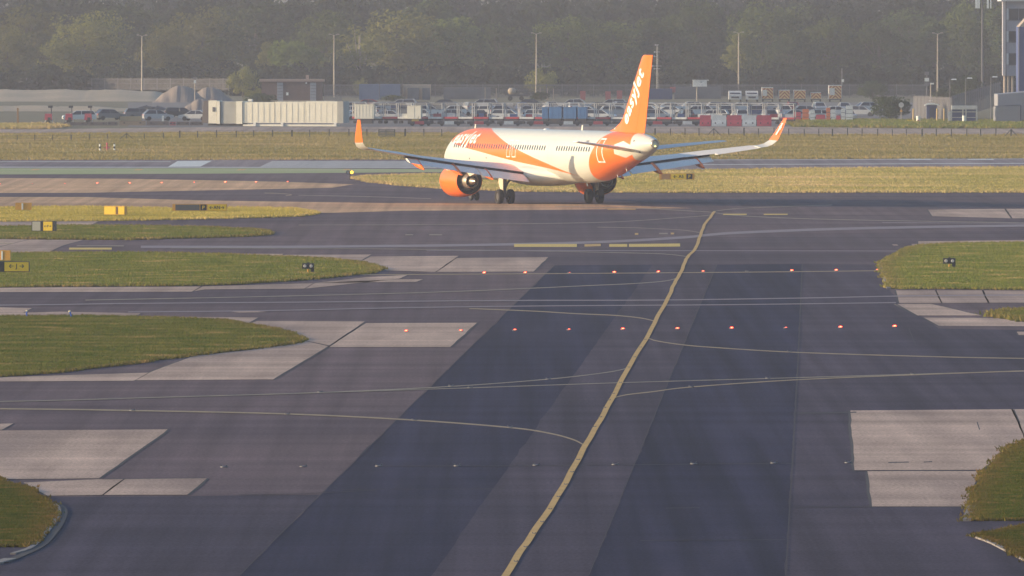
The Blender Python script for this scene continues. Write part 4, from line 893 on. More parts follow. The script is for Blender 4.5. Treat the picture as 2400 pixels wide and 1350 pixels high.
for k, (a, b, t, c_) in enumerate(((1860, 1878, 262, 'r'), (1880, 1896, 255, 'o'), (1898, 1910, 258, 'w'), (1911, 1935, 268, 'r'), (1936, 1946, 252, 'o'), (1948, 1958, 256, 'w'), (1959, 1970, 270, 'r'), (1971, 1981, 254, 'w'), (1982, 1999, 247, 'w'))):
    Yd = 1640 + (k % 2) * 4; xa, xb = X(a, Yd), X(b, Yd); h = Z(t, Yd); e = empty('stacked_barrier', ((xa + xb) / 2, Yd, 0)); w = xb - xa
    mm = {'r': M_BR, 'w': M_BW, 'o': mat('barrier_orange', (.65, .17, .06), .55)}[c_]
    tag(e, '%s barrier, %s of the stack beside the green bush' % ({'r': 'red', 'w': 'white', 'o': 'orange'}[c_], nth(k)), 'barrier', 'stacked barriers beside the bush')
    nsl = max(1, int(h / .5))
    for q in range(nsl): MB().box((0, 0, h * (q + .5) / nsl), (w * .96, .5, h / nsl * .9), 0, (.92, .9)).build('unit', mm if q < nsl - 1 or c_ != 'w' else M_BW, e)
    MB().box((0, 0, h / 2), (w * .8, .3, h * .98)).build('core', B_DRK, e)
# parked air bridge
YB = 1574.0; bx0, bx1 = X(478, YB), X(812, YB); e = empty('air_bridge', (bx0, YB + 4, 0), R(-16)); tag(e, 'long cream air bridge tunnel parked on the ground, left of the trolleys', 'air bridge'); Lb = bx1 - bx0; kx = Lb / 334 / math.cos(R(16))
def bb(a, b, z0, z1, m, name, d=2.6, y=0.0): return MB().box((((a + b) / 2 - 478) * kx, y, (z0 + z1) / 2), ((b - a) * kx, d, z1 - z0)).build(name, m, e)
zt = Z(238, YB); zb = Z(289, YB)
M_CAN = mat('bridge_canopy', (.10, .085, .085), .8); M_ROT = mat('bridge_shutter', (.30, .30, .28), .6, c2=(.36, .36, .33), scale=1)
MB().prism([((478 - 478) * kx, zb), ((494 - 478) * kx, zb), ((494 - 478) * kx, zt + .1), ((483 - 478) * kx, zt + .1)], -1.3, 1.3, 'Y').build('canopy', M_CAN, e)
bb(494, 513, zb - .03, zt + .12, B_CRM, 'cab'); bb(514, 521, zb - .1, zt + .02, B_CRM, 'cab_frame', 2.75); bb(523, 559, zb - .05, zt, M_ROT, 'rotunda_shutter', 2.4); bb(560, 574, zb - .1, zt + .03, B_CRM, 'tunnel_frame', 2.75)
bb(504, 510, zt - 1.35, zt - .75, S_DGR, 'cab_window', .1, -1.33)
for k in range(3): bb(575 + k * 74.5, 575 + k * 74.5 + 73.5, zb + .05, zt - .08 + k * .05, B_CRM, 'tunnel_panel', 2.45 + k * .06)
for k in range(16): bb(580 + k * 13.7, 580.8 + k * 13.7, zb + .15, zt - .2, B_CRM, 'tunnel_rib', .02, -1.30)
bb(798, 812, zb + .05, zt + .05, M_ROT, 'end_frame', 2.7); bb(575, 800, zb - .42, zb - .14, B_CRM, 'lower_beam', .4, -1.0); bb(490, 575, .05, zb - .1, B_DRK, 'bogie', 1.5)
for k in (600, 665, 790): bb(k, k + 6, zb - .45, zb + .12, B_WHT, 'bracket', .2, -1.3)
for k in (640, 780): bb(k, k + 8, .0, zb - .3, B_DRK, 'support', 1.5)
bb(585, 594, zt, zt + .32, B_WHT, 'roof_unit', .5, -.6); bb(640, 790, zt + .04, zt + .12, M_ROT, 'roof_rail', .2, -1.0)

# cars
GLS = mat('car_glass', (.03, .035, .05), .12)
def car_mesh(kind):
    if kind == 'hatch': low_p = [(-2.0, .32), (2.05, .32), (2.1, .62), (2.0, .80), (1.05, .95), (-1.95, .98), (-2.08, .7)]; hi = [(1.15, .93), (.35, 1.44), (-1.35, 1.48), (-2.0, .96)]
    elif kind == 'estate': low_p = [(-2.3, .32), (2.2, .32), (2.28, .6), (2.15, .80), (1.2, .93), (-2.25, .98), (-2.36, .7)]; hi = [(1.25, .91), (.45, 1.42), (-1.9, 1.45), (-2.28, .96)]
    else: low_p = [(-2.25, .32), (2.2, .32), (2.25, .6), (2.15, .78), (1.2, .90), (-1.5, .95), (-2.25, .95), (-2.32, .7)]; hi = [(1.25, .88), (.35, 1.38), (-.85, 1.40), (-1.75, .93)]
    n = len(hi); b = MB().prism(low_p, -.86, .86, 'Y'); cab = MB()
    ring = []
    for y, ins in ((-.80, 0), (-.62, 1), (.62, 1), (.80, 0)): pass
    vs = [(x, -.80 if z < 1.1 else -.60, z) for x, z in hi] + [(x, .80 if z < 1.1 else .60, z) for x, z in hi]
    b.add([(hi[1][0] + .05, -.62, hi[1][1]), (hi[2][0] - .05, -.62, hi[2][1]), (hi[2][0] - .05, .62, hi[2][1]), (hi[1][0] + .05, .62, hi[1][1]), (hi[1][0] - .1, -.58, hi[1][1] + .05), (hi[2][0] + .1, -.58, hi[2][1] + .05), (hi[2][0] + .1, .58, hi[2][1] + .05), (hi[1][0] - .1, .58, hi[1][1] + .05)], [(4, 5, 6, 7), (0, 1, 5, 4), (1, 2, 6, 5), (2, 3, 7, 6), (3, 0, 4, 7), (3, 2, 1, 0)])
    cab.add(vs, [tuple(range(n)), tuple(range(2 * n - 1, n - 1, -1))] + [(i, (i + 1) % n, n + (i + 1) % n, n + i) for i in range(n)])
    return b, cab, hi
CARC = dict(silver=(.45, .46, .48), white=(.68, .68, .67), grey=(.16, .165, .18), dark=(.03, .032, .04), blue=(.05, .09, .22), red=(.30, .03, .03))
cache = {}
def make_car(kind, colr):
    key = (kind, colr)
    if key in cache: return clone(cache[key])
    b, cab, hi = car_mesh(kind); e = empty('parked_car'); m = mat('car_paint_' + colr, CARC[colr], .25, .15)
    b.build('body', m, e); cab.build('glasshouse', GLS, e)
    for x_, z0_, x1_, z1_ in ((hi[0][0], hi[0][1], hi[1][0], hi[1][1]), (hi[3][0], hi[3][1], hi[2][0], hi[2][1])):
        for sy in (-1, 1): MB().tube((x_, sy * .80, z0_), (x1_, sy * .61, z1_ + .02), .045, None, 5).build('pillar', m, e)
    for sy in (-1, 1): MB().tube((-.25, sy * .82, .94), (-.3, sy * .62, 1.42), .04, None, 5).build('pillar', m, e)
    for x_ in (1.3, -1.35):
        for sy in (-1, 1): MB().lathe([(-.10, .02), (-.10, .31), (.10, .31), (.10, .02)], (x_, sy * .78, .31), 'Y', 12).build('wheel', TYRE, e)
    for sy in (-1, 1):
        MB().box((2.08, sy * .6, .68), (.1, .35, .14)).build('headlight', LENS, e); MB().box((-2.05 if kind == 'hatch' else -2.3, sy * .68, .8), (.08, .22, .2)).build('tail_light', mat('tail_light_red', (.4, .02, .02), .3), e)
    cache[key] = e; return e
kinds = ['hatch', 'estate', 'saloon']; cols = ['silver', 'white', 'grey', 'dark', 'silver', 'white', 'blue', 'silver', 'white', 'grey', 'white', 'red']
rows_ = [(1655, 840, 1990, 70, 0, 'front'), (1720, 800, 2050, 62, 20, 'second'), (1790, 820, 2080, 58, 5, 'third'), (1850, 830, 1480, 92, 30, 'back')]
for (Yc, a, b, stp, ofs, rn) in rows_:
    px = a + ofs; n_ = 0
    while px < b:
        kd = random.choice(kinds); cl = random.choice(cols); e = make_car(kd, cl)
        ang = random.choice([0.15, -.2, math.pi + .1, math.pi - .2, .35, math.pi / 2 + .2, -math.pi / 2 + .1]) if rn != 'back' else random.choice([.1, math.pi - .1])
        e.location = (X(px, Yc), Yc + random.uniform(-3, 3), .01); e.rotation_euler = (0, 0, ang)
        tag(e, '%s %s, %s from the left in the %s row of the car park' % (cl, {'hatch': 'hatchback', 'estate': 'estate car', 'saloon': 'saloon car'}[kd], nth(n_), rn), 'car', 'cars parked behind the trolleys')
        px += stp * random.uniform(.85, 1.15); n_ += 1
for px, Yc, ang, cl, kd, lab in ((185, 1640, math.pi + .15, 'white', 'estate', 'white estate car by the three red lighting trailers, far left'), (258, 1660, .4, 'grey', 'hatch', 'grey hatchback partly hidden by the trailers, far left'), (330, 1680, .2, 'grey', 'estate', 'grey estate car amid scrap pipes, far left'), (370, 1650, .2, 'silver', 'hatch', 'silver hatchback behind the low concrete blocks, far left'), (425, 1690, .1, 'dark', 'estate', 'dark estate car left of the air bridge'), (458, 1650, math.pi - .3, 'silver', 'saloon', 'silver saloon car touching the air bridge canopy')):
    e = make_car(kd, cl); e.location = (X(px, Yc), Yc, .01); e.rotation_euler = (0, 0, ang); tag(e, lab, 'car', 'cars left of the air bridge')

# vans and trucks parked nose out or tail out by the far fence
def chevron():
    m = bpy.data.materials.new('chevron_print'); m.use_nodes = True; nt = m.node_tree; b = nt.nodes['Principled BSDF']; b.inputs['Roughness'].default_value = .5
    tc = nd(nt, 'ShaderNodeTexCoord'); sp = nd(nt, 'ShaderNodeSeparateXYZ'); nt.links.new(tc.outputs['Object'], sp.inputs[0])
    ab = nd(nt, 'ShaderNodeMath', operation='ABSOLUTE'); nt.links.new(sp.outputs[0], ab.inputs[0])
    ad = nd(nt, 'ShaderNodeMath', operation='ADD'); nt.links.new(ab.outputs[0], ad.inputs[0]); nt.links.new(sp.outputs[2], ad.inputs[1])
    ml = nd(nt, 'ShaderNodeMath', operation='MULTIPLY'); nt.links.new(ad.outputs[0], ml.inputs[0]); ml.inputs[1].default_value = 1.75
    fr = nd(nt, 'ShaderNodeMath', operation='FRACT'); nt.links.new(ml.outputs[0], fr.inputs[0])
    gt = nd(nt, 'ShaderNodeMath', operation='GREATER_THAN'); nt.links.new(fr.outputs[0], gt.inputs[0]); gt.inputs[1].default_value = .5
    mx = nd(nt, 'ShaderNodeMix', data_type='RGBA'); nt.links.new(gt.outputs[0], mx.inputs[0]); mx.inputs[6].default_value = (.60, .42, .16, 1); mx.inputs[7].default_value = (.30, .07, .035, 1)
    nt.links.new(mx.outputs[2], b.inputs['Base Color']); return m
M_CHEV = chevron(); M_VANW = mat('van_white', (.55, .55, .54), .35)
for k, (a, b, t, c_) in enumerate(((1785, 1813, 205, 'the one with a pale left door'), (1825, 1852, 211, 'second of the chevron vans'), (1860, 1889, 211, 'third of the chevron vans'), (1900, 1925, 217, 'smallest of the chevron vans'), (1942, 1973, 200, 'tallest and rightmost chevron van'))):
    Yv = 1985.0; w = X(b, Yv) - X(a, Yv); h = Z(t, Yv); e = empty('chevron_van', (X((a + b) / 2, Yv), Yv, 0)); tag(e, 'van tail with orange chevrons by the far fence, ' + c_, 'van', 'vans with chevron tails')
    MB().box((0, 2.6, .45 + (h - .45) / 2), (w, 5.0, h - .45), 0, (.94, .97)).build('body', M_VANW, e); MB().box((0, .06, .5 + (h - .55) / 2), (w * .93, .04, h - .62), 0, (.96, 1)).build('rear_doors', M_CHEV, e)
    if k in (0, 4): MB().box((-w * .24, .02, h * .62), (w * .38, .03, h * .42)).build('pale_panel', M_VANW, e)
    MB().box((0, .1, .42), (w * .95, .2, .16)).build('bumper', B_DRK, e)
    for sx in (-1, 1): MB().lathe([(-.12, .05), (-.12, .34), (.12, .34), (.12, .05)], (sx * w * .4, .9, .34), 'X', 10).build('wheel', TYRE, e); MB().box((sx * w * .44, .03, h * .9), (.12, .05, .14)).build('tail_lamp', M_BR, e)
for k, (a, b, lab) in enumerate(((1708, 1738, 'white cab facing the camera, left of the two by the fence'), (1748, 1777, 'white cab facing the camera, right of the two by the fence'))):
    Yv = 1985.0; w = X(b, Yv) - X(a, Yv); e = empty('parked_van', (X((a + b) / 2, Yv), Yv, 0)); tag(e, lab, 'van', 'white vans nose out'); h = Z(213, Yv)
    MB().prism([(0, .4), (5, .4), (5, h - .02), (1.5, h), (.7, 1.25), (.02, 1.1)], -w / 2, w / 2, 'X').build('body', M_VANW, e)
    MB().add([(-w * .42, .70, 1.32), (w * .42, .70, 1.32), (w * .38, 1.35, h - .22), (-w * .38, 1.35, h - .22), (-w * .42, .62, 1.32), (w * .42, .62, 1.32), (w * .38, 1.26, h - .22), (-w * .38, 1.26, h - .22)], [(4, 5, 6, 7), (0, 1, 5, 4), (2, 3, 7, 6)]).build('windscreen', GLS, e)
    MB().box((0, -.02, .75), (w * .6, .06, .3)).build('grille', B_DRK, e)
    for sx in (-1, 1): MB().box((sx * w * .38, -.02, .95), (.3, .06, .2)).build('headlight', LENS, e); MB().lathe([(-.12, .05), (-.12, .34), (.12, .34), (.12, .05)], (sx * w * .42, .9, .34), 'X', 10).build('wheel', TYRE, e)

# ------------------------------------------------------------------ far fence line, containers, buildings, masts
M_PAL = mat('palisade_grey', (.125, .12, .135), .7, c2=(.15, .145, .155), scale=.4); M_PALD = mat('palisade_backing', (.10, .098, .11), .8)
def palisade(px0, px1, Yf0, Yf1, h, label, zb=0.0, pale_w=.075, gap=.155, zb1=None, name='palisade_fence', m=M_PAL):
    a = np.array([X(px0, Yf0), Yf0]); b = np.array([X(px1, Yf1), Yf1]); L = np.linalg.norm(b - a); d = (b - a) / L; zb1 = zb if zb1 is None else zb1
    e = empty(name, (a[0], a[1], zb), math.atan2(d[1], d[0])); tag(e, label, 'fence', 'tall perimeter fences'); sl = (zb1 - zb) / L
    n = int(L / gap); V = []; F = []
    for i in range(n):                                # pales: far too many and fine to pick apart
        x = i * gap; hh = h * (1 + .01 * math.sin(i * 7.1)); z0 = sl * x
        V += [(x, 0, z0 + .05), (x + pale_w, 0, z0 + .05), (x + pale_w, 0, z0 + hh - .08), (x + pale_w / 2, 0, z0 + hh), (x, 0, z0 + hh - .08)]; F.append(tuple(range(5 * i, 5 * i + 5)))
    me = bpy.data.meshes.new('pales'); me.from_pydata(V, [], F); me.materials.append(m); o = link(bpy.data.objects.new('pales', me), e); o['kind'] = 'stuff'
    for z in (.35, h * .55, h - .3): MB().add([(0, .03, z), (L, .03, z + sl * L), (L, .03, z + .07 + sl * L), (0, .03, z + .07), (0, .08, z), (L, .08, z + sl * L), (L, .08, z + .07 + sl * L), (0, .08, z + .07)], [(0, 1, 2, 3), (7, 6, 5, 4), (3, 2, 6, 7), (0, 4, 5, 1)]).build('rail', m, e)
    k = 0.0
    while k < L: MB().box((k, .1, h / 2 + sl * k), (.12, .12, h)).build('post', m, e); k += 2.75
    return e
palisade(760, 1470, 2072, 2072, 2.45, 'long grey palisade fence below the trees, behind the cars', gap=.17)
palisade(1470, 2175, 2072, 2072, 2.45, 'grey palisade fence behind the chevron vans', gap=.17)
palisade(-120, 540, 2140, 2110, 2.2, 'pale palisade fence on the crest of the earth bank, far left', zb=1.0, gap=.17)

def container(px0, px1, py0, py1, Yc, m, label, name='shipping_container', d=2.4):
    a, b = X(px0, Yc), X(px1, Yc); h = Z(py0, Yc); e = empty(name, ((a + b) / 2, Yc, 0)); tag(e, label, 'container', 'containers by the far fence'); w = b - a
    MB().box((0, d / 2, h / 2), (w, d, h)).build('body', m, e)
    n = max(3, int(w / .45))
    for i in range(n): MB().box((-w / 2 + w * (i + .5) / n, -.02, h * .52), (w / n * .5, .05, h * .86)).build('corrugation', m, e)
    for sx in (-1, 1): MB().box((sx * (w / 2 - .05), -.03, h / 2), (.12, .08, h)).build('corner_post', m, e)
    return e
CB = mat('container_blue', (.10, .15, .27), .6, c2=(.13, .18, .30), scale=.6); CT = mat('container_tan', (.40, .33, .26), .7, c2=(.34, .28, .22), scale=.6); CR = mat('container_red', (.34, .07, .08), .6); CG = mat('container_grey', (.12, .12, .14), .7, c2=(.15, .15, .17), scale=.6); CDB = mat('container_navy', (.04, .06, .16), .6)
container(842, 888, 197, 236, 2030, CB, 'faded blue container, left of the two by the far fence'); container(890, 938, 197, 236, 2030, CB, 'faded blue container, right of the two by the far fence')
container(944, 1010, 198, 236, 2034, CT, 'tan open fronted store box right of the blue containers', 'store_box')
for a, b in ((955, 982), (990, 1008)): 
    o = MB().box((X((a + b) / 2, 2032), 2032, 1.0), (X(b, 2032) - X(a, 2032), 2.0, 2.0), 0, (1, 1)).build('dark_crate', CG); tag(o, 'dark crate in front of the tan store box, %s' % ('left' if a < 960 else 'right'), 'crate', 'crates by the store box')
container(1040, 1150, 205, 236, 2045, CG, 'long dull grey container behind the trolley row', d=2.4)
container(1500, 1575, 208, 238, 2040, CDB, 'dark navy container behind the tail fin'); container(1580, 1690, 203, 238, 2050, CG, 'plain grey store wall box under the white cabinet sign')
for px, w, py0, py1, lab in ((1366, 12, 213, 228, 'small red bin, leftmost of three by the far fence'), (1425, 14, 214, 232, 'red bin, middle of three by the far fence'), (1452, 14, 212, 232, 'red bin nearest the tail fin by the far fence'), (1577, 12, 204, 212, 'small red box on top of the navy container')):
    Yc = 2015; z1, z0 = Z(py0, Yc), max(0, Z(py1 + 10, Yc)); z0 = z0 if py1 < 213 else 0
    if py1 < 213: Yc = 2041; z1 = Z(py0, Yc); z0 = Z(212, Yc) - .4
    e = empty('red_bin', (X(px, Yc), Yc, z0)); tag(e, lab, 'bin', 'red bins'); hh = z1 - z0
    MB().box((0, 0, hh / 2), (.85, .8, hh * .9), 0, (1.1, 1.1)).build('body', CR, e); MB().box((0, 0, hh * .95), (.98, .9, .12), 0, (.85, .85)).build('lid', CR, e)
# concrete mixer-like drum, plants and posts by the fence
e = empty('cement_mixer', (X(1200, 2010), 2010, 0)); tag(e, 'small tan mixer drum on a dark trailer by the far fence', 'mixer')
MB().lathe([(-.7, .25), (-.4, .55), (.2, .6), (.7, .3)], (0, 0, 1.6), 'X', 14).build('drum', CT, e, True); MB().box((1.0, 0, .9), (3.4, 1.0, .3)).build('frame', B_DRK, e); MB().tube((.4, 0, 1.5), (2.6, 0, 1.6), .08).build('boom', B_DRK, e)
for sx in (-.3, 1.6): MB().lathe([(-.1, .05), (-.1, .4), (.1, .4), (.1, .05)], (sx, -.5, .4), 'Y', 12).build('wheel', TYRE, e)
for px, py in ((1137, 205), (1163, 207), (1266, 205), (1283, 206), (1297, 208)):
    Yc = 2020; o = MB().box((X(px, Yc), Yc, Z(py, Yc) / 2), (.16, .16, Z(py, Yc))).box((X(px, Yc), Yc, .1), (.4, .4, .2)).build('marker_post', mat('post_tan', (.34, .26, .21), .7)); tag(o, 'slim pale post by the far fence at the %s place' % nth((1137, 1163, 1266, 1283, 1297).index(px)), 'post', 'slim posts by the far fence')

# brick substation
YS = 1955.0; e = empty('brick_building', (X(684, YS), YS, 0)); tag(e, 'flat roofed brick substation with two grey doors behind the air bridge', 'building')
bw = X(754, YS) - X(612, YS); bh = Z(191, YS); M_BRK = mat('brick', (.125, .075, .062), .85, c2=(.15, .09, .075), scale=3); M_ROOF = mat('roof_fascia', (.36, .25, .20), .7)
MB().box((0, 2.5, bh / 2), (bw, 5, bh)).build('wall', M_BRK, e); MB().box((0, 2.5, bh + .18), (bw + .7, 5.6, .40)).build('roof', M_ROOF, e)
for px in (656.5, 734):
    o = MB().box((X(px, YS) - X(684, YS), -.03, bh * .48), (.98, .06, bh * .94)).build('door', mat('steel_door', (.30, .31, .34), .6), e)
    for k in range(6): MB().box((X(px, YS) - X(684, YS), -.07, .4 + k * .5), (.86, .02, .07)).build('louvre', M_PAL, o)
MB().box((X(673.5, YS) - X(684, YS), -.04, 1.55), (.38, .05, .5)).build('notice', S_WHT, e); MB().box((X(718, YS) - X(684, YS), -.08, bh - .25), (.25, .15, .22)).build('wall_lamp', S_WHT, e); MB().box((X(720, YS) - X(684, YS), 2, bh + .7), (.5, .5, .7)).build('roof_vent', M_ROOF, e)
palisade(760, 802, 1950, 1950, 2.3, 'short fence panel attached to the brick substation', gap=.16)

# lamp columns along the wood
M_COL = mat('lamp_column_steel', (.40, .34, .28), .5, .3)
for i, (px, py) in enumerate(((333, 84), (783, 82), (1257, 79), (1731, 77), (2197, 79))):
    Yl = 2085.0; h = Z(py, Yl); e = empty('lamp_column', (X(px, Yl), Yl, 0)); tag(e, 'tall twin head lamp column before the wood, %s from the left' % nth(i), 'lamp', 'lamp columns along the wood')
    MB().tube((0, 0, 0), (0, 0, h), .16, .08, 10).build('column', M_COL, e)
    for sx in (-1, 1):
        MB().tube((0, 0, h - .1), (sx * .55, 0, h + .12), .04).build('arm', M_COL, e); MB().box((sx * .72, 0, h + .14), (.5, .25, .14), 0, (.8, .8)).build('lamp_head', M_COL, e)
e = empty('radio_mast', (X(1540, 2060), 2060, 0)); h = Z(104, 2060); tag(e, 'thin lattice radio mast with side aerials just right of the fin', 'mast'); mb = MB()
for a in range(3): mb.tube((.17 * math.cos(a * 2.1), .17 * math.sin(a * 2.1), 0), (.09 * math.cos(a * 2.1), .09 * math.sin(a * 2.1), h), .03, None, 5)
for k in range(26): z = h * k / 26; mb.tube((-.15, 0, z), (.15, 0, z + h / 26), .018, None, 4)
mb.build('mast_frame', B_FRM, e)
for z, w in ((h * .99, .3), (h * .86, .45), (h * .78, -.5), (h * .60, .8), (h * .55, .5)): MB().tube((-abs(w) * (1 if w > 0 else 1.2), 0, z), (abs(w) * (1 if w > 0 else .1), 0, z), .045).box((-abs(w), 0, z), (.22, .2, .28)).build('aerial', B_FRM, e)
e = empty('cabinet_sign', (X(1640, 1995), 1995, 0)); tag(e, 'white box cabin raised on a pole above the fence, right of the fin', 'cabin'); z0, z1 = Z(203, 1995), Z(189, 1995)
MB().box((0, 0, (z0 + z1) / 2), (2.35, 1.4, z1 - z0)).build('box', B_WHT, e); MB().box((.15, 0, z1 + .07), (2.7, 1.6, .12)).build('lid', B_WHT, e); MB().tube((-.5, 0, 0), (-.5, 0, z0), .09).build('pole', M_COL, e); MB().box((-.5, -.1, z0 - .25), (.3, .2, .25)).build('floodlight', M_COL, e); MB().box((.2, -.71, z1 - .25), (.15, .04, .15)).build('vent', S_DGR, e)

# left: earth bank, scrap heap, concrete blocks, lighting trailers
M_BANK = mat('bank_earth', (.42, .33, .23), .95, c2=(.33, .27, .18), scale=.12, stretch=(1, 1, 2), coord='World'); M_HEAP = mat('heap_gravel', (.24, .195, .165), .95, c2=(.20, .165, .14), scale=.3, coord='World')
def bank(px0, px1, Yb, prof, depth, m, name, label, kind=None):
    xs = np.linspace(X(px0, Yb), X(px1, Yb), 90); hs = np.interp(np.linspace(0, 1, 90), [p[0] for p in prof], [p[1] for p in prof]); V = []; n = 90; sec = [(0, 0), (.18, .35), (.42, .85), (.55, 1.0), (.75, .9), (1, 0)]
    for (u, v) in sec:
        for i in range(n): V.append((xs[i], Yb + u * depth, max(-.05, hs[i] * v + .06 * math.sin(i * .35 + u * 5) * (v > 0) + rng.normal(0, .02) * (v > 0))))
    me = bpy.data.meshes.new(name); me.from_pydata(V, [], [(k * n + i, k * n + i + 1, (k + 1) * n + i + 1, (k + 1) * n + i) for k in range(len(sec) - 1) for i in range(n - 1)]); me.materials.append(m); me.polygons.foreach_set('use_smooth', [True] * len(me.polygons))
    o = link(bpy.data.objects.new(name, me)); tag(o, label, None, None, 'structure'); return o
bank(-250, 400, 1990, [(0, 1.75), (.6, 1.75), (.8, 1.7), (.92, 1.5), (1, .4)], 60, M_BANK, 'earth_bank', 'long pale earth bank at the far left')
bank(-250, 330, 1800, [(0, .7), (.5, .8), (.85, .6), (1, .05)], 20, M_BANK, 'low_bank', 'low earth bank below the long bank, far left')
def heap(px0, px1, pytop, Yh, m, label, seed):
    o = bank(px0, px1, Yh, [(0, 0), (.2, Z(pytop, Yh) * .55), (.45, Z(pytop, Yh)), (.7, Z(pytop, Yh) * .85), (1, 0)], 14, m, 'gravel_heap', label); o['category'] = 'heap'; o['kind'] = 'thing'; return o
heap(355, 485, 200, 1970, M_HEAP, 'tall grey gravel heap behind the air bridge canopy', 1); heap(430, 545, 204, 1985, M_HEAP, 'lower gravel heap right of the tall one', 2); heap(415, 520, 232, 1760, M_HEAP, 'small gravel heap close behind the air bridge canopy', 3)
M_BLK = mat('block_concrete', (.13, .10, .095), .9, c2=(.17, .135, .12), scale=.7)
for k, (a, b, t, m) in enumerate(((150, 205, 287, M_BLK), (207, 252, 287, M_BLK), (253, 276, 286, M_BLK), (279, 342, 284, mat('block_tan', (.30, .22, .15), .9)), (344, 396, 285, M_BLK), (398, 412, 286, CR), (414, 444, 286, M_BLK), (446, 476, 286, M_BLK))):
    Yk = 1585.0; w = X(b, Yk) - X(a, Yk); h = Z(t, Yk); e = empty('concrete_block', (X((a + b) / 2, Yk), Yk, 0)); tag(e, 'low block of the wall along the far road, %s from the left' % nth(k), 'block', 'low blocks along the far road')
    MB().box((0, 0, h / 2), (w, .7, h), 0, (.98, .85)).build('block_body', m, e)
    MB().box((0, 0, h + .02), (w * .96, .5, .05)).build('coping', M_BLK, e)
    for sx in (-.3, .3): MB().box((sx * w, -.36, h * .6), (.22, .04, .16)).build('lifting_eye', B_DRK, e)
o = container(282, 332, 273, 284, 1600, mat('skip_tan', (.36, .29, .17), .8), 'low tan skip on the yard edge, far left', 'skip', 1.5)
for k, px in enumerate((114, 162, 207)):
    Yk = 1600.0; e = empty('lighting_trailer', (X(px, Yk), Yk, .25)); tag(e, 'red mobile lighting trailer with folded mast, %s of three at far left' % nth(k), 'trailer', 'red lighting trailers')
    MB().box((0, 0, .75), (1.05, 1.2, .85), 0, (.85, .9)).build('body', mat('trailer_red', (.60, .07, .10), .5), e); MB().box((.1, -.62, .5), (.4, .04, .35)).build('hatch', B_DRK, e)
    MB().tube((.45, 0, .3), (.35, 0, 2.0), .07).build('mast', B_DRK, e); MB().box((.25, 0, 2.1), (.6, .25, .3)).build('lamp_bank', B_DRK, e)
    for sx in (-.45, .62): MB().tube((sx, -.4, -.2), (sx * .75, -.3, .75), .06).build('outrigger', B_FRM, e)
    MB().lathe([(-.1, .05), (-.1, .28), (.1, .28), (.1, .05)], (0, -.55, .05), 'Y', 12).build('wheel', TYRE, e)
Yk = 1590.0
for px, py, m, lab in ((42, 254, mat('post_orange', (.42, .22, .10), .7), 'single brown wooden post at the far left edge'), (382, 272, S_WHT, 'short white topped post on the low block wall')):
    h = Z(py, Yk); e = empty('marker_post', (X(px, Yk), Yk, 0)); tag(e, lab, 'post'); MB().box((0, 0, h / 2), (.24, .2, h)).build('post_body', m, e); MB().box((0, 0, .08), (.5, .4, .16)).build('base', M_BLK, e); MB().box((0, 0, h + .03), (.28, .24, .06)).build('cap', m, e)
# scrap pipes between the parked cars
for k in range(9):
    Yk = 1700.0; a = (X(292 + k * 9, Yk), Yk + k * .5, .8 + .1 * k); o = MB().tube(a, (a[0] + 3.2, a[1] + 1, 1.7 - .12 * k), .10, .10, 8).tube(a, (a[0], a[1], 0), .06).tube((a[0] + 3.2, a[1] + 1, 1.7 - .12 * k), (a[0] + 3.2, a[1] + 1, 0), .06).build('scrap_pipe', CG); tag(o, 'dull grey pipe on stands, %s of the scrap pile at far left' % nth(k), 'pipe', 'scrap pipes')
e = empty('beacon_post', (X(457, 1960), 1960, 0)); h = Z(183, 1960); tag(e, 'stubby lamp post standing behind the gravel heap', 'lamp'); MB().tube((0, 0, 0), (0, 0, h - .8), .08).build('post', M_COL, e); MB().box((0, 0, h - .6), (.35, .35, .5)).build('lamp', S_WHT, e); MB().box((0, 0, h), (.6, .4, .35)).build('hood', S_DGR, e)

# right: sheds, clad block, shelter, lamps, security fence
M_SHED = mat('shed_cladding', (.27, .27, .30), .6); M_SHED2 = mat('shed_cladding_lower', (.23, .23, .26), .6); M_CLAD = mat('block_cladding', (.34, .33, .38), .6); M_BLW = mat('blue_cladding', (.05, .075, .22), .5); M_TRIM = mat('dark_trim', (.035, .04, .08), .5)
YR = 1619.0
def clad_box(e, x0, x1, z0, z1, y0, d, m, rib, name, slope=0.0, horiz=False):
    MB().add([(x0, y0, z0), (x1, y0, z0), (x1, y0, z1 + slope), (x0, y0, z1), (x0, y0 + d, z0), (x1, y0 + d, z0), (x1, y0 + d, z1 + slope), (x0, y0 + d, z1)], [(0, 1, 2, 3), (7, 6, 5, 4), (0, 4, 5, 1), (3, 2, 6, 7), (0, 3, 7, 4), (1, 5, 6, 2)]).build(name, m, e)
    if horiz:
        n = max(2, int((z1 - z0) / rib))
        for i in range(n): MB().box(((x0 + x1) / 2, y0 - .02, z0 + (z1 - z0) * (i + .5) / n), (x1 - x0 - .02, .05, rib * .55)).build('cladding_rib', m, e)
    else:
        n = max(2, int((x1 - x0) / rib))
        for i in range(n):
            xx = x0 + (x1 - x0) * (i + .5) / n; zt_ = z1 + slope * (i + .5) / n - .06; MB().box((xx, y0 - .02, (z0 + zt_) / 2), (rib * .5, .05, zt_ - z0)).build('cladding_rib', m, e)
e = empty('grey_shed', (X(2338, YR + 8), YR + 8, 0)); tag(e, 'pale grey ribbed shed with sloping roof, right edge', 'shed'); ox = X(2338, YR + 8)
clad_box(e, 0, X(2620, YR + 8) - ox, 0, Z(221, YR + 8), 0, 12, M_SHED, .38, 'wall', .35 * 4)
e = empty('lean_to_shed', (X(2333, YR), YR, 0)); tag(e, 'lower darker ribbed lean-to in front of the grey shed', 'shed'); ox = X(2333, YR)
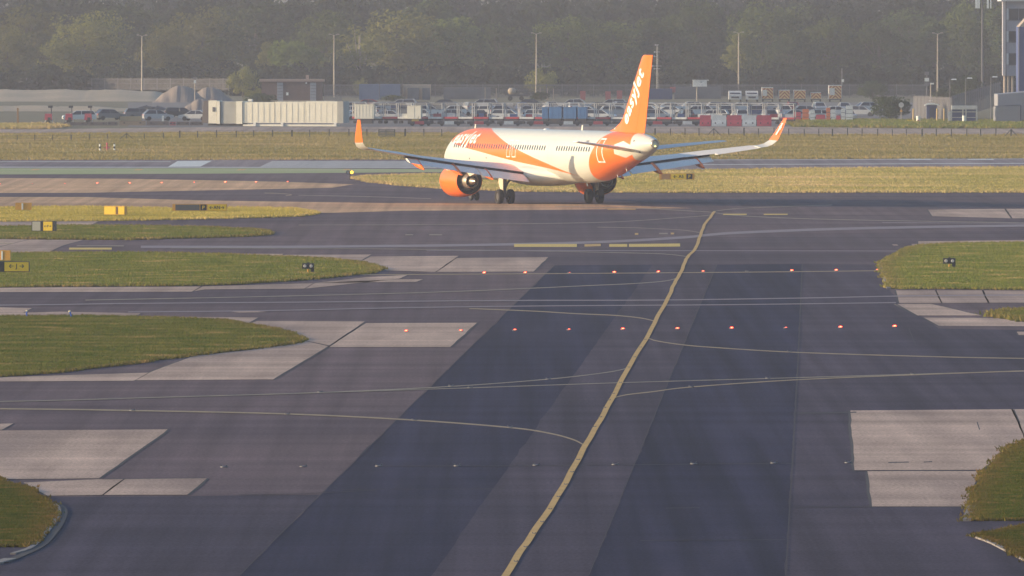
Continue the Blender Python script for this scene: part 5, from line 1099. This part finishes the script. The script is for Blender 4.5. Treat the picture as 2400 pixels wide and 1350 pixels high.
clad_box(e, 0, X(2391, YR) - ox, 0, Z(250, YR), 0, 7, M_SHED2, .32, 'wall', .18); MB().box((X(2392, YR) - ox, 3.4, Z(247, YR) / 2), (.14, 7, Z(247, YR))).build('corner_trim', M_TRIM, e); MB().add([(-.1, -.1, Z(250, YR) + .05), (3.4, -.1, Z(250, YR) + .23), (3.4, 7, Z(250, YR) + .23), (-.1, 7, Z(250, YR) + .05)], [(0, 1, 2, 3)]).build('roof', M_TRIM, e)
YK = 1760.0; e = empty('clad_building', (X(2350, YK), YK, 0)); tag(e, 'tall block with striped cladding and dark windows raised on columns, right edge', 'building'); ox = X(2350, YK)
def bx(px): return X(px, YK) - ox
zt = Z(2, YK); zb_ = Z(178, YK); wR = bx(2700)
clad_box(e, bx(2357), wR, zb_, zt, 0, 14, M_CLAD, .30, 'wall', 0, True)
MB().box((bx(2353.5), .4, (zb_ + zt) / 2), (.42, .8, zt - zb_)).build('corner_pier', mat('pier_cladding', (.42, .41, .45), .6), e); MB().box((bx(2357.5), -.08, (zb_ + zt) / 2), (.12, .12, zt - zb_)).build('downpipe', M_TRIM, e); MB().box((wR / 2, 6, zt + .2), (wR + .6, 14, .5)).build('parapet', mat('parapet_pale', (.55, .56, .60), .6), e)
for (a, b) in ((20, 46), (73, 98), (125, 151)):
    z1, z0 = Z(a, YK), Z(b, YK)
    for (p, q) in ((2364, 2386), (2388, 2400), (2420, 2444), (2460, 2484)):
        w = MB().box(((bx(p) + bx(q)) / 2, -.06, (z0 + z1) / 2), (bx(q) - bx(p), .06, z1 - z0)).build('window', GLS, e); MB().box(((bx(p) + bx(q)) / 2, -.10, z0 - .06), (bx(q) - bx(p) + .1, .14, .10)).build('sill', M_TRIM, w)
    MB().box(((bx(2358.5) + bx(2363)) / 2, -.07, (z0 + z1) / 2), (bx(2363) - bx(2358.5), .06, z1 - z0)).build('pale_panel', mat('pale_panel', (.62, .62, .62), .6), e)
for px in (2355, 2363, 2373, 2410): MB().tube((bx(px), .8, 0), (bx(px), .8, zb_), .2, None, 12).build('column', mat('column_tan', (.42, .34, .28), .7), e)
YBL = 1690.0; e = empty('blue_building', (X(2388, YBL), YBL, 0)); tag(e, 'saturated blue clad wall at the right edge of the frame', 'building'); ox = X(2388, YBL)
clad_box(e, 0, X(2700, YBL) - ox, 0, Z(63, YBL), 0, 10, M_BLW, .5, 'wall'); MB().box((-.06, 0, Z(63, YBL) / 2), (.16, .3, Z(63, YBL))).build('corner_trim', M_CLAD, e)
MB().prism([(0, Z(63, YBL)), (12, Z(63, YBL)), (12, Z(63, YBL) + 6), (2.2, Z(63, YBL) + 2.4)], .2, 9.8, 'Y').build('roof', CT, e)
# shelter
e = empty('frame_shelter', (X(2260, YR), YR, 0)); tag(e, 'open white steel frame shelter on the far grass, right', 'shelter'); hw = (X(2290, YR) - X(2231, YR)) / 2; hs = Z(249, YR)
for x_ in (-hw, -hw * .1, hw * .15, hw):
    for y_ in (0, 2.2): MB().box((x_, y_, hs / 2), (.10, .10, hs)).build('post', B_FRM, e)
MB().box((0, 1.1, hs - .18), (2 * hw, 2.4, .5)).build('roof', B_FRM, e)
for z in (.75, 1.5): MB().box((0, 0, z), (2 * hw, .06, .09)).build('rail', B_FRM, e)
MB().box((0, 2.3, hs * .42), (2 * hw * .94, .05, hs * .8)).build('back_panel', M_BLW, e); MB().tube((-.05, -.4, 0), (-.05, -.4, 1.0), .25, .25, 12).build('drum', S_WHT, e)
MB().box((-hw - .35, -.2, .9), (.35, .3, 1.3)).build('notice_stand', B_FRM, e)
for i, (px, pt, Yl) in enumerate(((2226, 187, 1640), (2263, 184, 1640), (2322, 181, 1650))):
    h = Z(pt, Yl); e = empty('street_lamp', (X(px, Yl), Yl, 0)); tag(e, 'slim single arm street lamp by the sheds, %s of three' % nth(i), 'lamp', 'street lamps by the sheds'); MB().tube((0, 0, 0), (0, 0, h), .07, .05, 8).build('column', M_PAL, e); MB().tube((0, 0, h), (.35, 0, h + .08), .04).build('arm', M_PAL, e); MB().box((.55, 0, h + .06), (.75, .28, .16), 0, (.8, .7)).build('lamp_head', mat('lamp_head_white', (.7, .72, .74), .4), e)
palisade(2140, 2232, 1690, 1660, 3.2, 'grey panel security fence left of the shelter', gap=.13, name='security_fence'); palisade(2232, 2345, 1660, 1720, 3.4, 'rising security fence behind the shelter', gap=.13, zb1=1.6, name='security_fence')
e = empty('gatehouse', (X(2184, 1660), 1660, 0)); tag(e, 'dark blue hut with white arched canopy behind yellow posts', 'hut')
MB().box((0, 1, 1.05), (1.4, 1.6, 2.1)).build('hut_wall', CDB, e); MB().prism([(1.05 * math.cos(a) * 1.0, 2.0 + .38 * math.sin(a)) for a in np.linspace(0, math.pi, 9)] + [(.85 * math.cos(a), 1.98 + .20 * math.sin(a)) for a in np.linspace(math.pi, 0, 9)], -.2, 1.8, 'Y').build('canopy', S_WHT, e); MB().box((0, .18, .9), (.7, .04, 1.7)).build('door', M_TRIM, e)
for k, px in enumerate((2140.5, 2196, 2212.5)):
    Yk = 1626.0; h = Z(256, Yk); e = empty('yellow_post', (X(px, Yk), Yk, 0)); tag(e, 'stout yellow post by the arched hut, %s from the left' % nth(k), 'post', 'stout yellow posts'); MB().tube((0, 0, 0), (0, 0, h), .12, .12, 10).build('post_body', mat('post_yellow', (.55, .38, .17), .6), e); MB().lathe([(0, .13), (.05, .11), (.08, .01)], (0, 0, h), 'Z', 10).build('cap', S_YEL, e)
Yk = 1622.0; e = empty('waste_drum', (X(2152, Yk), Yk, 0)); tag(e, 'white drum with a red mark left of the arched hut', 'drum'); MB().lathe([(0, .27), (.03, .29), (.45, .27), (.9, .29), (.93, .26), (.93, .01)], (0, 0, .0), 'Z', 16).build('shell', S_WHT, e); MB().box((0, -.29, .3), (.25, .04, .2)).build('mark', M_BR, e)
e = empty('road_barrier', (X(2128, Yk), Yk, 0)); tag(e, 'yellow barrier arm lying low in the far grass', 'barrier'); MB().tube((0, 0, .28), (2.6, 0, .10), .09, .05).build('arm', S_YEL, e); MB().box((0, 0, .2), (.25, .25, .4)).build('stand', S_YEL, e)
e = empty('round_sign', (X(2112, 1640), 1640, 0)); tag(e, 'round pale road sign beside the dark bush', 'sign'); zc_ = Z(246, 1640); MB().lathe([(0, .01), (0, .36), (.05, .36), (.05, .01)], (0, 0, zc_), 'Y', 20).build('disc', B_FRM, e); MB().tube((0, .08, 0), (0, .08, zc_), .05).build('pole', M_COL, e); MB().box((0, 0, Z(260, 1640)), (.28, .04, .3)).build('plate', S_ORG, e)
e = empty('camera_pole', (X(2181, 1700), 1700, 0)); h = Z(196, 1700); tag(e, 'slim camera pole with small white heads above the hut', 'pole'); MB().tube((0, 0, 0), (0, 0, h), .07).build('pole_shaft', M_COL, e); MB().box((.2, 0, h), (.5, .3, .22)).build('camera', S_WHT, e); MB().box((.0, 0, Z(236, 1700)), (.5, .3, .22)).build('camera', S_WHT, e)
e = empty('camera_pole', (X(2172, 1900), 1900, 0)); h = Z(172, 1900); tag(e, 'pole with stacked dark and white boxes before the wood, right', 'pole'); MB().tube((0, 0, 0), (0, 0, h), .08).build('pole_shaft', M_PAL, e)
for z, m in ((h, M_PAL), (h - 1.0, S_WHT), (h - 1.7, M_PAL)): MB().box((0, 0, z), (.7, .4, .55)).build('camera', m, e)
e = empty('cell_mast', (X(2302, 2020), 2020, 0)); h = Z(14, 2020); tag(e, 'dark phone mast with white panel aerials above the wood, right', 'mast'); MB().tube((0, 0, 0), (0, 0, h + 2), .22, .15).build('mast_pole', M_PALD, e)
for sx, w in ((-1.0, .42), (-.6, .3), (.9, .35), (1.4, .2)): MB().box((sx, -.3, h + .7), (w, .25, 2.2)).build('aerial_panel', S_WHT, e)
MB().tube((-1.1, 0, h + .6), (1.5, 0, h + .6), .07).build('bracket', M_PALD, e)
e = empty('stub_mast', (X(1973, 2060), 2060, 0)); h = Z(160, 2060); tag(e, 'short stub post with a white lamp above the fence, right', 'post'); MB().tube((0, 0, 0), (0, 0, h), .09).build('post_body', M_PAL, e); MB().box((.15, 0, Z(189, 2060)), (.4, .3, .5)).build('lamp', S_WHT, e)

# ------------------------------------------------------------------ trees
BARK = mat('bark', (.07, .055, .042), .95, c2=(.10, .08, .06), scale=1.5); BARKP = mat('pale_bark', (.26, .22, .19), .9)
L_MID = leafmat('leaves_mid', (.070, .100, .024), (.13, .16, .042), .35, None, .35, None, 'Object'); L_YEL = leafmat('leaves_yellow_green', (.115, .130, .030), (.18, .18, .048), .35, None, .4, None, 'Object')
L_DRK = leafmat('leaves_dark', (.038, .062, .022), (.075, .10, .034), .35, None, .3, None, 'Object'); L_BRT = leafmat('leaves_bright', (.085, .125, .025), (.14, .18, .04), .4, None, .4, None, 'Object')
L_OLV = leafmat('leaves_glow_tinted', (.095, .105, .026), (.165, .16, .048), .3, None, .4, None, 'Object')  # yellower leaves for left trees, warm glow put into the leaf colour
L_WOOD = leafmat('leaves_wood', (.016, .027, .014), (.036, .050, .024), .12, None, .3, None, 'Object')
def crown_arrays(h, w, base, nclump, nleaf, leaf, seed, shape='round'):
    r = np.random.default_rng(seed); Cn = []; Rd = []
    while len(Cn) < nclump:
        p = r.uniform(-1, 1, 3); q = np.linalg.norm(p)
        if q > 1 or q < .35: continue
        t = (p[2] + 1) / 2
        if shape == 'round': k = 1.0 if t > .25 else .75
        elif shape == 'flat': k = .55 + .55 * t
        else: k = 1.15 - .75 * t                       # tall, narrowing up
        Cn.append((p[0] * k * w / 2 * .86, p[1] * k * w / 2 * .86, base + (h - base) * (.06 + .88 * t))); Rd.append(r.uniform(.09, .17) * w)
    Cn = np.array(Cn); Rd = np.array(Rd); N = nclump * nleaf; idx = np.repeat(np.arange(nclump), nleaf)
    d = r.normal(0, 1, (N, 3)); d /= np.linalg.norm(d, axis=1)[:, None]; rad = Rd[idx] * r.uniform(.55, 1.12, N) ** .6
    P = Cn[idx] + d * rad[:, None] * np.array([1, 1, .75]); n = d * .7 + r.normal(0, .55, (N, 3)); n /= np.linalg.norm(n, axis=1)[:, None]
    a = np.cross(n, r.normal(0, 1, (N, 3))); a /= np.linalg.norm(a, axis=1)[:, None] + 1e-9; b = np.cross(n, a); sz = (leaf * r.uniform(.5, 1.3, N))[:, None]
    V = np.stack([P - a * sz * .5, P - b * sz * .33, P + a * sz * .6, P + b * sz * .33], 1).reshape(-1, 3)
    return V, Cn
def tree_meshes(name, h, w, base, nclump, nleaf, leaf, seed, lm, shape='round', bark=BARK):
    V, Cn = crown_arrays(h, w, base, nclump, nleaf, leaf, seed, shape); cm = np_mesh('crown', V, np.arange(len(V)).reshape(-1, 4), lm)
    r = random.Random(seed); mb = MB(); z = 0; p = (0, 0, -.2); rad = .035 * h
    for k in range(5):
        q = (p[0] + r.uniform(-.2, .2), p[1] + r.uniform(-.2, .2), (k + 1) * h * .16); mb.tube(p, q, rad, rad * .8, 7); p = q; rad *= .8
    for k in range(9):
        c_ = Cn[r.randrange(len(Cn))]; z0 = r.uniform(.25, .75) * h * .8; mb.tube((0, 0, z0 * .8), tuple(c_), .010 * h, .003 * h, 5)
    return mb.mesh('trunk', bark, True), cm
TV = {}
def tv(key, *a, **k): TV[key] = tree_meshes(key, *a, **k)
tv('oakA', 16, 15, 1.5, 95, 75, .62, 1, L_MID); tv('oakB', 15, 13, 1.2, 85, 75, .60, 2, L_MID); tv('oakC', 17, 14, 2.0, 90, 75, .62, 3, L_DRK); tv('oakD', 15, 12, 1.0, 80, 75, .58, 4, L_DRK)
tv('oakY', 15, 14, 1.0, 92, 75, .58, 21, L_OLV); tv('willow', 15, 15, .8, 110, 75, .50, 5, L_YEL); tv('poplar', 15, 8, .8, 60, 75, .5, 6, L_YEL, 'tall'); tv('umbrella', 9, 10, 2.5, 60, 80, .45, 7, L_BRT, 'flat'); tv('bush', 4, 6, .1, 34, 75, .30, 8, L_YEL); tv('bushd', 4, 6.5, .0, 40, 75, .34, 9, L_DRK); tv('birch', 14, 8, 4, 34, 60, .45, 10, L_YEL, 'round', BARKP); tv('poplarD', 16, 9, .8, 64, 75, .52, 11, L_DRK, 'tall')
def tree(key, px, Yt, pytop, wpx_, label, cat='tree', group='trees along the far side', z0=0.0, name=None):
    tr, cr = TV[key]; e = empty(name or ('broadleaf_tree' if cat == 'tree' else 'bush'), (X(px, Yt), Yt, z0), random.uniform(0, 6.28)); tag(e, label, cat, group)
    H0 = dict(oakY=15, oakA=16, oakB=15, oakC=17, oakD=15, willow=15, poplar=15, umbrella=9, bush=4, bushd=4, birch=14, poplarD=16)[key]; W0 = dict(oakY=14, oakA=15, oakB=13, oakC=14, oakD=12, willow=15, poplar=8, umbrella=10, bush=6, bushd=6.5, birch=8, poplarD=9)[key]
    k = (Z(pytop, Yt) - z0) / H0; w = wpx_ * Yt / FPX / W0; e.scale = (w, w, k)
    t = link(bpy.data.objects.new('trunk', tr), e); c = link(bpy.data.objects.new('crown', cr), e); return e
FR = [('willow', 205, 2200, 22, 230, 'broad yellow green tree, the brightest at the far left'), ('oakY', 60, 2260, 8, 220, 'dull green tree at the far left edge behind the earth bank'), ('oakY', 20, 2190, 60, 150, 'lower tree cut by the left edge of the frame'),
 ('oakY', 385, 2215, 50, 130, 'round topped tree right of the first lamp column'), ('poplar', 505, 2215, 72, 105, 'slim upright tree left of the brick substation'), ('oakY', 480, 2300, 10, 200, 'tall hazy tree behind the slim upright tree'), ('bush', 568, 2095, 152, 80, 'pale round bush left of the brick substation roof'),
 ('umbrella', 688, 2170, 92, 150, 'bright flat topped tree above the brick substation'), ('poplar', 625, 2190, 85, 60, 'narrow pale tree touching the bright flat topped tree'), ('oakC', 600, 2320, -10, 230, 'dark tree rising behind the brick substation'), ('oakB', 765, 2260, 20, 170, 'dark tree behind the second lamp column'),
 ('birch', 842, 2170, 52, 110, 'thin pale stemmed tree above the left winglet'), ('oakY', 930, 2220, 18, 240, 'massive round green tree above the blue containers'), ('oakB', 1060, 2230, 35, 190, 'green tree right of the massive round one'), ('oakC', 1175, 2260, 45, 180, 'dark green tree left of the third lamp column'),
 ('bush', 1272, 2095, 156, 86, 'isolated round pale bush at the third lamp column foot'), ('oakA', 1330, 2230, 40, 190, 'full green tree just right of the third lamp column'), ('oakB', 1440, 2230, 48, 180, 'green tree left of the tail fin'), ('oakC', 1385, 2330, 25, 200, 'dark tree between and behind the trees left of the fin'), ('oakD', 1545, 2235, 38, 170, 'dark tree directly behind the fin and radio mast'),
 ('oakC', 1640, 2270, -15, 180, 'tall dark tree above the raised white cabin'), ('poplar', 1735, 2210, 62, 100, 'olive tree behind the fourth lamp column'), ('oakA', 1790, 2290, 5, 220, 'large green tree above the two white cabs'), ('oakD', 1850, 2220, 70, 130, 'dark round tree above the chevron vans'), ('oakB', 1950, 2225, 38, 160, 'bluish green tree above the tallest chevron van'),
 ('oakD', 2060, 2220, 48, 150, 'dense green tree above the dark bush, right'), ('oakC', 2135, 2290, 10, 200, 'tall dark tree left of the fifth lamp column'), ('poplarD', 2190, 2230, 40, 130, 'narrow dark tree at the fifth lamp column'), ('oakA', 2275, 2280, -5, 190, 'large dark tree under the phone mast'), ('poplarD', 2290, 2180, 45, 90, 'slim tree with bare stem left of the clad block'), ('oakD', 2350, 2250, 20, 140, 'dark tree partly hidden by the clad block'),
 ('oakC', 1880, 2360, 0, 200, 'dark hazy tree between the two large trees right of centre'), ('oakC', 300, 2330, 0, 230, 'hazy dark tree behind the first lamp column'), ('oakD', 1000, 2330, -5, 220, 'hazy tree rising behind the massive round one'), ('oakC', 2420, 2230, 10, 160, 'dark tree beyond the right edge behind the buildings')]
for a in FR: tree(a[0], a[1], a[2], a[3], a[4], a[5])
BU = [('bushd', 2085, 1665, 224, 110, 'dark dense bush between the stacked barriers and security fence'), ('bushd', 2045, 2060, 188, 80, 'low dark bush on the far fence, right'), ('bush', 600, 1990, 205, 60, 'small bush in front of the brick substation'), ('bushd', 1265, 2005, 215, 50, 'small green bush below the round pale bush'), ('bushd', 2270, 1900, 175, 90, 'green bush behind the street lamps'), ('bushd', 2210, 1880, 205, 60, 'low bush behind the security fence'), ('bush', 845, 2090, 180, 40, 'pale shrub at the foot of the pale stemmed tree'), ('bushd', 920, 2010, 222, 60, 'dark shrub before the blue containers'), ('bushd', 610, 1900, 218, 90, 'dark low shrub behind the air bridge roof')]
for a in BU: tree(a[0], a[1], a[2], a[3], a[4], a[5], 'bush', 'bushes along the far side')
# the wood behind: one mass of far crowns on rising ground
def hillz(Y): return max(0.0, (Y - 2300) * .012)
gx_ = np.linspace(-400, 400, 30); gy_ = np.linspace(2300, 4400, 22); V = [(x, y, hillz(y) - .02) for y in gy_ for x in gx_]
me = bpy.data.meshes.new('hillside'); me.from_pydata(V, [], [(k * 30 + i, k * 30 + i + 1, (k + 1) * 30 + i + 1, (k + 1) * 30 + i) for k in range(21) for i in range(29)]); me.materials.append(M_EARTH); o = link(bpy.data.objects.new('hillside', me)); o['kind'] = 'structure'
Vs = []
for row, Yw in enumerate((2370, 2440, 2530, 2660, 2850)):
    hw = Yw * 1500 / FPX; x = -hw
    while x < hw:
        h = rng.uniform(14, 19); w = rng.uniform(10, 15); V, _ = crown_arrays(h, w, .5, 42, 42, .95, int(rng.integers(1e6)), 'round' if rng.random() < .7 else 'tall'); y = Yw + rng.uniform(-25, 25)
        Vs.append(V + np.array([x, y, hillz(y)])); x += w * rng.uniform(.5, .8)
for Yw in (2125, 2165, 2215):                    # undergrowth at the foot of the wood
    x = -Yw * 1350 / FPX
    while x < Yw * 1350 / FPX:
        h = rng.uniform(3.5, 6.5); w = rng.uniform(6, 9); V, _ = crown_arrays(h, w, -.6, 26, 30, .8, int(rng.integers(1e6)), 'round'); Vs.append(V + np.array([x, Yw + rng.uniform(-8, 8), 0])); x += w * rng.uniform(.45, .7)
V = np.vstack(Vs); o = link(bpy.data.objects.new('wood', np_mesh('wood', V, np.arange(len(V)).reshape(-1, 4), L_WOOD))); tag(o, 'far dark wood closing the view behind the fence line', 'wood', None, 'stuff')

# ------------------------------------------------------------------ haze: one closed box of pale air round the camera and the whole scene
def haze():
    m = bpy.data.materials.new('haze_air'); m.use_nodes = True; nt = m.node_tree
    for n in list(nt.nodes): nt.nodes.remove(n)
    out = nd(nt, 'ShaderNodeOutputMaterial'); v = nd(nt, 'ShaderNodeVolumePrincipled')
    v.inputs['Color'].default_value = (.84, .87, 1.0, 1); v.inputs['Density'].default_value = HAZE; v.inputs['Anisotropy'].default_value = .1
    nt.links.new(v.outputs[0], out.inputs['Volume'])
    o = MB().box((0, 2400, 21), (3000, 5400, 50)).build('haze', m); tag(o, kind='stuff'); tag(o, 'pale warm haze in the air over the airfield', 'haze')
HAZE = 0.00012
haze()
